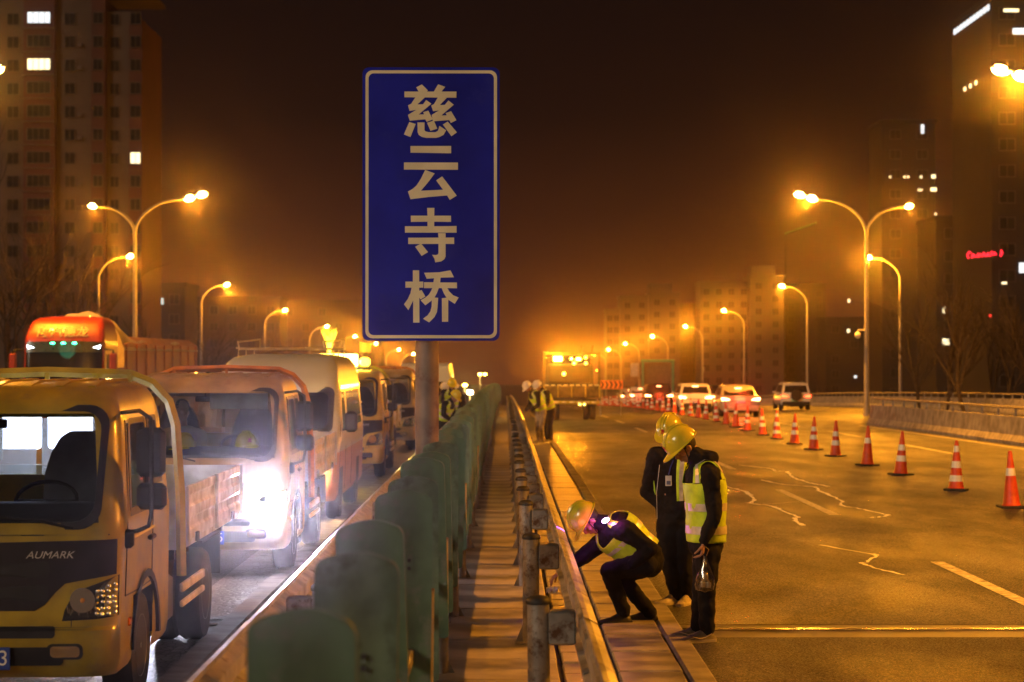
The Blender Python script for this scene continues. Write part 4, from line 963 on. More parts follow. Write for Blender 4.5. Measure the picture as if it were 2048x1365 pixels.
def hand(b, wrist, direction, palm_n, grip=.5, s=1.0):
    d = direction.normalized(); n_ = (palm_n - d * palm_n.dot(d)).normalized(); w_ = d.cross(n_).normalized()
    b.loft([[wrist + d * (u * s) + w_ * (hw * math.cos(a)) * s + n_ * (.014 * math.sin(a)) * s for a in [2 * math.pi * k / 12 for k in range(12)]] for u, hw in ((-.03, .026), (.0, .028), (.03, .036), (.07, .042), (.095, .038))])
    for i, (off, L_) in enumerate(((-.030, .072), (-.010, .082), (.011, .076), (.030, .060))):
        p = wrist + d * .088 * s + w_ * off * s; ang = 0; pts = [p]; dd = d.copy()
        for j, fr in enumerate((.42, .32, .26)):
            ang = grip * (1.1 if j else .7); dd = (dd * math.cos(ang) + n_ * math.sin(ang)).normalized(); nn = n_; p = p + dd * L_ * fr * s; pts.append(p)
        limb(b, pts, [.0098 * s, .0092 * s, .0085 * s, .0075 * s], 8)
    p0 = wrist + w_ * -.03 * s + d * .025 * s; p1 = p0 + (-w_ * .6 + d * .6 + n_ * .45).normalized() * .038 * s; p2 = p1 + (d * .8 + n_ * .6).normalized() * .034 * s; p3 = p2 + (d * .7 + n_ * .7).normalized() * .026 * s
    limb(b, [p0, p1, p2, p3], [.014 * s, .012 * s, .010 * s, .0085 * s], 8)
def head(b, c, M, s=1.0):                   # M columns: left, back... local x = side, -y = face, z = up
    A = lambda x, y, z: c + M @ Vector((x * s, y * s, z * s))
    b.ell(A(0, .012, .03), (.076 * s, .096 * s, .098 * s), 20, 14, M); b.ell(A(0, -.022, -.035), (.060 * s, .072 * s, .070 * s), 18, 12, M)
    b.ell(A(0, -.050, -.078), (.034 * s, .034 * s, .028 * s), 12, 8, M)
    b.tube([A(0, -.088, .018), A(0, -.106, -.012), A(0, -.112, -.026)], [.009 * s, .013 * s, .015 * s], 8); b.ell(A(.010, -.100, -.028), (.009 * s, .010 * s, .008 * s), 8, 6); b.ell(A(-.010, -.100, -.028), (.009 * s, .010 * s, .008 * s), 8, 6)
    b.ell(A(0, -.090, -.052), (.024 * s, .012 * s, .0065 * s), 10, 6, M); b.ell(A(0, -.089, -.062), (.020 * s, .012 * s, .0065 * s), 10, 6, M)
    b.tube([A(-.05, -.070, .030), A(0, -.092, .032), A(.05, -.070, .030)], .011 * s, 8)
    for x in (-1, 1): b.ell(A(x * .076, .012, -.005), (.011 * s, .020 * s, .032 * s), 10, 8, M); b.ell(A(x * .043, -.060, -.02), (.024 * s, .022 * s, .022 * s), 10, 8, M)
def shoe(name, parent, heel, toe_dir, m, sole, L=.28, flick=False):
    d = Vector((toe_dir[0], toe_dir[1], 0)).normalized(); w_ = Vector((-d.y, d.x, 0)); h = Vector(heel); rings = []; rs = []
    for u, hw, ht in ((-.02, .030, .03), (.0, .036, .075), (.05, .040, .095), (.11, .041, .092), (.17, .047, .062), (.23, .045, .045), (.265, .036, .034), (.282, .015, .022)):
        c = h + d * u * L / .28; ring = []
        for k in range(14):
            a = 2 * math.pi * k / 14; sa = math.sin(a); ring.append(c + w_ * hw * math.cos(a) + Vector((0, 0, .022 + (ht - .022) * max(0, sa) ** .8 + .008 * min(0, sa))))
        rings.append(ring); rs.append([c + w_ * (hw + .005) * q + Vector((0, 0, z)) for q, z in ((-1, .0), (1, 0), (1, .024), (-1, .024))])
    o = MB().loft(rings).build(name, m, parent, smooth=True); MB().loft(rs).build('sole', sole, o)
    if flick:
        for sd in (-1, 1):
            pts = [h + d * u + w_ * sd * .049 + Vector((0, 0, z)) for u, z in ((.20, .052), (.13, .030), (.09, .040), (.03, .070))]; MB().tube(pts, [.003, .007, .006, .002], 6).build('side_stripe', SOLE, o)
    lace = MB()
    for u in (.10, .125, .15): c = h + d * u; lace.tube([c + w_ * -.028 + Vector((0, 0, .075 - (u - .1) * .4)), c + Vector((0, 0, .094 - (u - .1) * .62)), c + w_ * .028 + Vector((0, 0, .075 - (u - .1) * .4))], .003, 5)
    lace.build('laces', SOLE if m != SHOEB else HDARK, o)
    return o
def person(label, J, vox=.010, vest=True, trousers=TROU, helm=HY, shoes=(SHOEG, SOLE), hands=True, head_s=1.0, group=None, emblem=True, vest_open=False, flick=False, jr=1.0, face_detail=True):
    """J: world joints pel che nek headc, left vector, head_M, arms/legs lists, shoe directions"""
    base = Vector(J['base']); t = thing('person', label, 'person', base, group=group)
    J = {k: ([Vector(q) - base for q in v] if k in ('armL', 'armR', 'legL', 'legR') else (Vector(v) - base if k in ('pel', 'che', 'nek', 'headc') else v)) for k, v in J.items()}
    M = J['head_M']; hc = J['headc']
    b = MB(); head(b, hc, M, head_s); limb(b, [hc + M @ Vector((0, .03, -.05)), J['nek'] + Vector((0, 0, .0)), J['che']], [.055, .06, .10])
    limb(b, [J['pel'], J['che']], [.12, .13])
    for k in ('armL', 'armR'):
        limb(b, [J['nek'].lerp(J['che'], .3)] + J[k][:3], [.05, .045, .035, .026])
        if hands: hand(b, J[k][2], (J[k][3] - J[k][2]), J.get(k + 'n', Vector((-1, 0, 0))), J.get(k + 'g', .5))
    for k in ('legL', 'legR'): limb(b, [J['pel']] + J[k][:3], [.11, .075, .05, .036])
    body = fuse(b, 'body', SKIN, t, min(vox, .0075) if hands else vox, 0, 2)
    hb = MB(); hb.ell(hc + M @ Vector((0, .022, .035)), (.083 * head_s, .094 * head_s, .100 * head_s), 18, 12, M); hb.build('hair', HAIR, t, smooth=True)
    if face_detail:
        for x in (-1, 1):
            eo = MB().ell(hc + M @ Vector((x * .032, -.080, .008)) * head_s, (.011, .007, .006), 10, 6, M).build('eye', mat('eye_white', (.5, .48, .45), .2), t, smooth=True)
            MB().ell(hc + M @ Vector((x * .032, -.0865, .008)) * head_s, (.005, .003, .005), 8, 6, M).build('pupil', HDARK, eo)
            MB().tube([hc + M @ Vector((x * .015, -.094, .028)), hc + M @ Vector((x * .05, -.084, .026))], .004, 5).build('eyebrow', HAIR, t)
    # jacket: torso, arms, collar in one cloth
    b = MB(); b.loft(torso(b, J, JT)); 
    for k in ('armL', 'armR'):
        a = J[k]; limb(b, [J['nek'].lerp(J['che'], .35), a[0], a[0].lerp(a[1], .5), a[1], a[1].lerp(a[2], .5), a[2].lerp(a[1], .08)], [.085 * jr, .082 * jr, .070 * jr, .062 * jr, .056 * jr, .046 * jr])
    limb(b, [J['nek'], J['nek'].lerp(hc, .42)], [.085, .075])
    if 'hood' in J: b.ell(Vector(J['hood']) - base, (.095, .10, .065), 14, 10)
    fuse(b, 'jacket', JACK, t, vox, .03, 3)
    b = MB()
    pr = torso(b, J, [(-.06, .13, .11), (0, .168, .132), (.12, .165, .13)])
    limb(b, [J['pel']] , [.145])
    for k in ('legL', 'legR'):
        g = J[k]; limb(b, [J['pel'].lerp(g[0], .6), g[0], g[0].lerp(g[1], .5), g[1], g[1].lerp(g[2], .5), g[2]], [.12, .108, .095, .076, .070, .062])
    b.loft(pr); fuse(b, 'trousers', trousers, t, vox, .025, 3)
    for k in ('L', 'R'): shoe('shoe', t, J['leg' + k][2] - Vector((*J['toe' + k], 0)).normalized() * .05 + Vector((0, 0, -(J['leg' + k][2]).z + J.get('dz', 0))), J['toe' + k], shoes[0], shoes[1], flick=flick)
    if vest:
        T0, T1 = J.get('vt', (.04, .74)); ts = [T0 + (T1 - T0) * k / 9 for k in range(10)]
        rings = torso(None, J, [tab_at(JT, q) for q in ts], .016 + .004)
        N = 24; v = MB(); lo = MB()
        op = J.get('open', None)
        rows = []
        for ri, r in enumerate(rings):
            rr = [p + (p - sum(r, Vector()) / N) * .03 * math.sin(k * 2.3 + ri * 1.1) for k, p in enumerate(r)]; rows.append(rr)
        def strips(rw, sc):
            out = MB(); n0 = 0
            for i in range(len(rw) - 1):
                for k in range(N):
                    if vest_open and k in (5, 6, 7): continue
                    k2 = (k + 1) % N; ca, cb = sum(rw[i], Vector()) / N, sum(rw[i + 1], Vector()) / N
                    q = [rw[i][k], rw[i][k2], rw[i + 1][k2], rw[i + 1][k]]; q = [ca + (q[0] - ca) * sc, ca + (q[1] - ca) * sc, cb + (q[2] - cb) * sc, cb + (q[3] - cb) * sc]
                    out.add(q, [(0, 1, 2, 3)])
            return out
        vm = strips(rows, 1.0); 
        # shoulder straps front and back, over the top
        up_r = torso(None, J, [tab_at(JT, q) for q in (T1, .84, .92, .965)], .02)
        for ks in ((4, 3, 2), (8, 9, 10)):
            fr = [[up_r[i][k] for k in ks] for i in range(4)]; bk = [[up_r[i][(24 - k) % 24] for k in ks] for i in range(4)]
            fr[0] = [rows[-1][k] for k in ks]; bk[0] = [rows[-1][(24 - k) % 24] for k in ks]
            top = [(a + c) / 2 + (J['nek'] - J['che']).normalized() * .03 for a, c in zip(fr[-1], bk[-1])]
            vm.loft(fr + [top] + bk[::-1], cap=False, closed=False)
            st = []
            for r in fr + [top] + bk[::-1]:
                c = J['nek'].lerp(J['che'], .4); m_ = (r[0] + r[2]) / 2; st.append([(m_ + (r[0] - m_) * .4) + (m_ - c).normalized() * .006, (m_ + (r[2] - m_) * .4) + (m_ - c).normalized() * .006])
            tape = MB().loft(st, cap=False, closed=False)
            vm2 = tape.build('shoulder_tape', SILV, t)
        vo = vm.build('vest', VEST, t, smooth=True); sm = vo.modifiers.new('w', 'WELD'); sm.merge_threshold = .0005
        dd = vo.modifiers.new('d0', 'SUBSURF'); dd.levels = 1; dd.render_levels = 1; dd = vo.modifiers.new('d', 'DISPLACE'); dd.texture = clouds('folds', .07); dd.strength = .022; ss = vo.modifiers.new('ss', 'SUBSURF'); ss.levels = 1; ss.render_levels = 1; so = vo.modifiers.new('so', 'SOLIDIFY'); so.thickness = .004
        for q in J.get('bands', (.17, .42)):
            br_ = torso(None, J, [tab_at(JT, x) for x in (q, q + .045, q + .09)], .026); bo = strips(br_, 1.0).build('tape_band', SILV, vo, smooth=True); bo.modifiers.new('w', 'WELD').merge_threshold = .0005
            s_ = bo.modifiers.new('ss', 'SUBSURF'); s_.levels = 1; s_.render_levels = 1
    hrot = M.to_euler() if 'helm_M' not in J else J['helm_M'].to_euler()
    ho = helmet(t, hc + M @ Vector((0, .004, .052)) * head_s, hrot, helm, head_s * 1.03, emblem=emblem)
    MB().tube([hc + M @ Vector((.080, -.01, .05)), hc + M @ Vector((.066, -.045, -.06)), hc + M @ Vector((0, -.06, -.108)), hc + M @ Vector((-.066, -.045, -.06)), hc + M @ Vector((-.080, -.01, .05))], .0045, 6).build('chin_strap', HDARK, t)
    return t
def HM(yaw, pitch, roll=0):                 # yaw 0 faces the camera (-Y); positive turns towards +X; pitch looks down
    return (Matrix.Rotation(R(yaw), 3, 'Z') @ Matrix.Rotation(R(pitch), 3, 'X') @ Matrix.Rotation(R(roll), 3, 'Y'))
V = Vector
# worker with the plastic bag, standing in profile
Y1 = 16.2; Q = lambda px, py, d=0.: P(px, py, Y1 + d)
g1 = G(Y1)
J1 = dict(base=(Q(1398, 0).x, Y1, g1), pel=Q(1412, 1088), che=Q(1412, 985), nek=Q(1402, 922), headc=Q(1370, 896), left=V((.25, -1, 0)), head_M=HM(-78, 42), hood=Q(1416, 917),
          armL=[Q(1420, 950, -.19), Q(1430, 1030, -.24), Q(1407, 1085, -.27), Q(1404, 1112, -.27)], armR=[Q(1405, 950, .19), Q(1412, 1030, .22), Q(1402, 1075, .18), Q(1408, 1098, .16)],
          legL=[Q(1415, 1100, -.10), Q(1413, 1180, -.11), Q(1414, 1258, -.10)], legR=[Q(1412, 1100, .10), Q(1402, 1180, .08), Q(1396, 1252, .12)],
          toeL=(-1, -.35), toeR=(-1, .05), armLn=V((-1, .2, 0)), armLg=.9, vt=(.03, .74), bands=(.12, .38))
w1 = person('standing worker in yellow helmet and vest, bowed in profile, holding a clear bag', J1, vest=True, flick=True)
# worker behind with open vest and badge
Y2 = 18.6; Q = lambda px, py, d=0.: P(px, py, Y2 + d)
J2 = dict(base=(Q(1350, 0).x, Y2, G(Y2)), pel=Q(1348, 1035), che=Q(1342, 945), nek=Q(1345, 893), headc=Q(1341, 868), left=V((1, -.62, 0)).normalized(), head_M=HM(-30, 30),
          armR=[Q(1312, 912, -.03), Q(1294, 985, .02), Q(1328, 1015, -.04), Q(1350, 1020, 0)], armL=[Q(1376, 912, .02), Q(1386, 985, .05), Q(1380, 1040, 0), Q(1380, 1060, 0)],
          legL=[Q(1366, 1050, .0), Q(1368, 1125, 0), Q(1376, 1190, 0)], legR=[Q(1334, 1050, 0), Q(1338, 1125, 0), Q(1352, 1190, 0)], toeL=(-.5, -1), toeR=(-1, -.5))
w2 = person('worker standing behind, open yellow vest over black jacket with a white badge', J2, vest=False, shoes=(SHOEW, SOLE), jr=1.08)
b2 = Vector(J2['base'])
JL = {k: (Vector(v) - b2 if k in ('pel', 'che', 'nek') else v) for k, v in J2.items()}
rg = torso(None, JL, [tab_at(JT, q) for q in (.22, .35, .5, .65, .78, .88, .95)], .022)
for ks, nm in (((10, 9, 8), 'vest'), ((4, 3, 2), 'vest')):
    vo = MB().loft([[r[k] for k in ks] for r in rg], cap=False, closed=False).build(nm, VEST, w2, smooth=True); so = vo.modifiers.new('so', 'SOLIDIFY'); so.thickness = .006
    MB().loft([[r[ks[0]].lerp(r[ks[1]], .55) * 1.0 + (r[ks[1]] - spine(JL['pel'], JL['che'], JL['nek'], .6)).normalized() * .004 * 0 + V((0, -.006, 0)), r[ks[1]].lerp(r[ks[2]], .4) + V((0, -.006, 0))] for r in rg], cap=False, closed=False).build('tape_band', SILV, w2)
bc = P(1337, 962, Y2 - .19) - b2; bd = MB().bbox(bc, (.058, .006, .095), .003).build('badge', mat('badge_white', (.75, .74, .7), .4), w2); bd.rotation_euler = (0, 0, 0)
MB().box(bc + V((0, -.004, -.018)), (.038, .004, .035)).build('badge_photo', mat('badge_blue', (.15, .18, .3), .5), bd)
MB().tube([P(1350, 912, Y2 - .12) - b2, P(1341, 935, Y2 - .17) - b2, P(1337, 950, Y2 - .19) - b2], .006, 5).build('lanyard', mat('lanyard_blue', (.03, .05, .35), .6), w2)
MB().tube([P(1319, 880 + 50, Y2 - .16) - b2, P(1313, 985, Y2 - .17) - b2, P(1314, 1038, Y2 - .16) - b2], .0025, 5).build('jacket_piping', SILV, w2)
# crouching worker reaching under the rail
Y3 = 17.25; Q = lambda px, py, d=0.: P(px, py, Y3 + d)
J3 = dict(base=(Q(1262, 0).x, Y3, G(Y3)), pel=Q(1296, 1122, .02), che=Q(1245, 1072), nek=Q(1207, 1048, -.02), headc=Q(1180, 1042, -.03), left=V((.72, -.55, .40)).normalized(), head_M=HM(-82, 62), hood=Q(1214, 1046, 0),
          armR=[Q(1212, 1078, .10), Q(1168, 1112, .10), Q(1122, 1142, .02), Q(1100, 1160, .0)], armL=[Q(1252, 1062, -.20), Q(1300, 1098, -.24), Q(1262, 1130, -.20), Q(1240, 1142, -.12)],
          legR=[Q(1290, 1128, -.12), Q(1217, 1142, -.14), Q(1247, 1222, -.06)], legL=[Q(1290, 1130, .12), Q(1238, 1150, .14), Q(1300, 1226, .12)], toeR=(-1, -.25), toeL=(-1, .1),
          vt=(.12, .76), bands=(.22, .50), armRn=V((0, 0, -1)), armLn=V((0, 0, -1)), armLg=.3)
w3 = person('crouching worker reaching under the guardrail with a coloured light on the shoulder', J3, shoes=(SHOEB, HDARK), jr=1.12)
sl = thing('shoulder_light', 'glowing white and violet warning light clipped on the crouching worker', 'light', P(1211, 1041, Y3 - .20))
so = MB().ell((0, 0, 0), (.034, .02, .020), 12, 8, Matrix.Rotation(R(-30), 3, 'Y')).build('lamp', glow('violet_lamp', (.75, .55, 1), 22), sl, smooth=True)
MB().bbox((0, .02, -.005), (.06, .015, .03), .006).build('clip', BLK, sl)
lamp('violet_light', (-.07, -.05, .01), 1.6, (.32, .05, 1), size=.02, parent=sl); lamp('magenta_light', (.08, -.05, .02), 1.0, (1, .05, .45), size=.02, parent=sl); lamp('red_light', (-.10, -.06, -.05), 1.0, (1, .06, .04), size=.02, parent=sl)
lamp('violet_beam', (-.10, -.02, .03), 55, (.45, .08, 1), 'SPOT', .02, (R(60), 0, R(85)), 55, .8, parent=sl)
# white tissue in the reaching hand
tw = thing('white_cloth', 'crumpled white cloth in the crouching worker\'s hand under the rail', 'cloth', P(1104, 1180, Y3))
b = MB(); rows = []
for i in range(7):
    rows.append([(-.05 + .10 * i / 6, -.04 + .08 * j / 5, .02 * math.sin(i * 2.1 + j * 1.7) + .012 * math.cos(j * 3.1)) for j in range(6)])
b.loft(rows, cap=False, closed=False).build('cloth', mat('white_cloth', (.7, .68, .64), .8, bump=.05), tw, smooth=True)
# clear plastic bag
bp = thing('plastic_bag', 'clear plastic bag with bottles hanging from the standing worker\'s hand', 'bag', Q(0, 0)); bp.location = P(1410, 1112, Y1 - .29)
CL = glass('clear_plastic', (.93, .93, .93), .16, .10); b = MB(); rings = []
for k, (z, rx, ry) in enumerate([(0, .012, .012), (-.05, .022, .018), (-.10, .042, .03), (-.17, .068, .045), (-.23, .076, .05), (-.27, .068, .045), (-.29, .03, .02)]):
    rings.append([((rx * (1 + .12 * math.sin(a * 5 + k))) * math.cos(a), ry * (1 + .15 * math.cos(a * 4 + k * 2)) * math.sin(a), z) for a in [2 * math.pi * q / 28 for q in range(28)]])
b.loft(rings).build('bag_film', CL, bp, smooth=True)
MB().tube([(-.012, 0, 0), (-.03, 0, .05), (0, 0, .075), (.03, 0, .05), (.012, 0, 0)], .004, 6).build('handle', CL, bp)
for i, (x, y, z) in enumerate(((-.02, 0, -.225), (.025, .01, -.23), (.0, -.012, -.17))):
    bt = thing('small_bottle', ('round clear bottle low on the left in the plastic bag', 'round clear bottle low on the right in the plastic bag', 'clear bottle on top inside the plastic bag')[i], 'bottle', bp.location + V((x, y, z)), group='bottles in the plastic bag')
    MB().lathe([(.004, -.03), (.024, -.024), (.028, 0), (.024, .02), (.010, .03), (.010, .042), (.002, .043)], (0, 0, 0), 14).build('glass_body', mat('bottle_shine', (.55, .5, .42), .12, metal=.7), bt, smooth=True)
# two workers farther along the rail
def simple(label, px, Yd, h, lean, yaw, vest=True, tr=TROU, helm=HWT, zb=0., group=None, crouch=0.):
    s = F / Yd; bx = (px - VX) / s; g = G(Yd) + zb; fx, fy = math.sin(R(yaw)), -math.cos(R(yaw)); L = V((-fy, fx, 0)) * -1; L = V((fy, -fx, 0)) * -1
    at = lambda f_, l, z: V((bx + fx * f_ + L.x * l, Yd + fy * f_ + L.y * l, g + z * h))
    J = dict(base=(bx, Yd, g), pel=at(-.05 * lean, 0, .53), che=at(.10 * lean, 0, .70), nek=at(.26 * lean, 0, .83), headc=at(.36 * lean + .02, 0, .885), left=L, head_M=HM(yaw, 18 + 22 * lean),
             armL=[at(.18 * lean, .2, .79), at(.16 * lean + .02, .25, .62), at(.28 * lean + .1, .17, .52), at(.3 * lean + .14, .14, .48)], armR=[at(.18 * lean, -.2, .79), at(.16 * lean + .02, -.25, .62), at(.28 * lean + .1, -.17, .52), at(.3 * lean + .14, -.14, .48)],
             legL=[at(-.04 * lean, .1, .50), at(.02, .11, .27), at(-.02, .11, .05)], legR=[at(-.04 * lean, -.1, .50), at(.02, -.11, .27), at(-.02, -.11, .05)], toeL=(fx, fy), toeR=(fx, fy))
    return person(label, J, vox=.022, vest=vest, trousers=tr, helm=helm, hands=False, emblem=False, face_detail=False, group=group)
simple('far worker in white helmet and pale grey trousers leaning over the rail', 1080, 56.5, 1.78, 1.0, -62, tr=GTROU, zb=.05)
simple('far worker in white helmet and black trousers beside the one in pale trousers', 1097, 57.6, 1.80, .9, -60, zb=.05)
simple('worker in yellow helmet and vest facing the camera behind the glare boards', 903, 53.5, 1.88, .2, 10, helm=HY, zb=.05)
simple('bent worker in yellow helmet right next to the sign pole, behind the glare boards', 886, 50.5, 1.62, .9, 60, helm=HY)
simple('worker in white helmet partly hidden by the sign pole', 884, 54.5, 1.80, .3, 30, helm=HWT)
simple('worker in white helmet just right of the yellow-helmeted one by the glare boards', 919, 56.5, 1.80, .5, -40, helm=HWT)
# driver of the orange truck
dv = thing('person', 'driver sitting in the orange truck, light jacket, turned sideways', 'person', (-3.2 - .36, 20.7 + 1.25, G(20.7) + 1.1))
b = MB(); c0 = V((0, 0, .62)); head(b, c0, HM(40, 5)); limb(b, [c0 + V((0, .02, -.06)), V((0, .05, .42)), V((0, .08, .1))], [.05, .06, .13]); limb(b, [V((0, .05, .38)), V((.2, .03, .34)), V((.24, -.1, .1)), V((.16, -.36, .14))], [.07, .06, .05, .035]); limb(b, [V((0, .05, .38)), V((-.2, .03, .34)), V((-.24, -.1, .1)), V((-.12, -.36, .14))], [.07, .06, .05, .035])
fuse(b, 'body', SKIN, dv, .012)
b = MB(); b.loft([[V((hw * math.cos(a), .06 + hd * math.sin(a), z)) for a in [2 * math.pi * k / 20 for k in range(20)]] for z, hw, hd in ((-.05, .17, .13), (.2, .19, .14), (.36, .20, .12), (.45, .10, .08))])
for sgn in (1, -1): limb(b, [V((sgn * .05, .05, .38)), V((sgn * .2, .03, .34)), V((sgn * .24, -.1, .1)), V((sgn * .18, -.28, .13))], [.08, .075, .062, .05])
fuse(b, 'jacket', mat('pale_jacket', (.35, .34, .22), .7), dv, .014, .02); MB().ell(c0 + V((0, .02, .035)), (.084, .095, .10), 16, 10).build('hair', HAIR, dv, smooth=True)
# ---------------------------------------------------------------- traffic cones
CO = mat('cone_orange', (.70, .075, .02), .5, var=.2, scale=6, rvar=.1, c2=(.28, .05, .03), edge=.60); CB = mat('cone_base', (.03, .03, .03), .7, var=.3); CW = mat('cone_band', (.85, .84, .8), .35, var=.08)
def cone_proto(bands):
    t = thing('traffic_cone', '', 'traffic cone')
    rad = lambda z: .135 - (z - .04) * (.135 - .028) / .84
    MB().bbox((0, 0, .02), (.40, .40, .04), .012).build('base', CB, t)
    prof = [(.150, .04), (.140, .055)] + [(rad(z), z) for z in (.07, .3, .6, .87)] + [(.02, .885), (.012, .886)]
    MB().lathe(prof, seg=20).build('body', CO, t, smooth=True)
    for z0, z1 in bands: MB().lathe([(rad(z0) + .001, z0), (rad(z0) + .004, z0 + .002), (rad(z1) + .004, z1 - .002), (rad(z1) + .001, z1)], seg=20).build('reflective_band', CW, t, smooth=True)
    return t
A1 = cone_proto([(.50, .62)]); A2 = cone_proto([(.28, .40), (.50, .62)]); A3 = cone_proto([(.16, .27), (.40, .52), (.68, .79)])
order = [A1, A3, A2, A1, A2, A2, A2, A3, A2, A2, A1]
ys = [31, 35.3, 40.3, 44.2, 48.9, 52.9, 57, 61.7, 65.5, 70.5, 75.5, 80, 84.5, 89, 93, 97, 101.5]; yy = 105.5
while yy < 195: ys.append(yy); yy += 4.1
xs_ = {31: 7.87, 35.3: 7.98, 40.3: 8.02, 44.2: 8.05, 48.9: 8.12, 52.9: 8.2, 57: 8.27, 61.7: 8.4, 65.5: 8.5, 70.5: 8.62, 75.5: 8.75, 80: 8.9}
names = ['nearest traffic cone at the right edge, one white band', 'traffic cone second from the right edge, three white bands', 'traffic cone third from the right edge, two white bands', 'traffic cone fourth from the right edge, one wide band', 'traffic cone fifth from the right edge, two bands',
         'traffic cone sixth from the right edge', 'traffic cone seventh from the right edge', 'traffic cone eighth from the right edge', 'traffic cone ninth from the right, in front of the red-lit sedan', 'traffic cone tenth from the right, in front of the red-lit sedan', 'traffic cone eleventh from the right, left of the sedan']
used = set(); cache = {}
for c in col.objects:
    if c.parent: cache.setdefault(c.parent.name, []).append(c)
for i, y in enumerate(ys):
    src = order[i] if i < len(order) else (A3, A2, A1)[i % 3]
    o = src if src.name not in used else copy_tree(src, None, cache); used.add(src.name)
    x = xs_.get(y, min(9.0, 8.9 + (y - 80) * .01)) + random.uniform(-.04, .04)
    o.location = (x, y, G(y)); o.rotation_euler = (random.uniform(-.035, .035), random.uniform(-.035, .035), random.uniform(-.8, .8)); o['group'] = 'traffic cones closing the lane'; o['category'] = 'traffic cone'
    o['label'] = names[i] if i < len(names) else ('distant traffic cone in the far row beside the slow cars, one of many' if i >= 17 else 'traffic cone in front of the pale saloon, number %s of that cluster' % ['one', 'two', 'three', 'four', 'five', 'six'][i - 11])
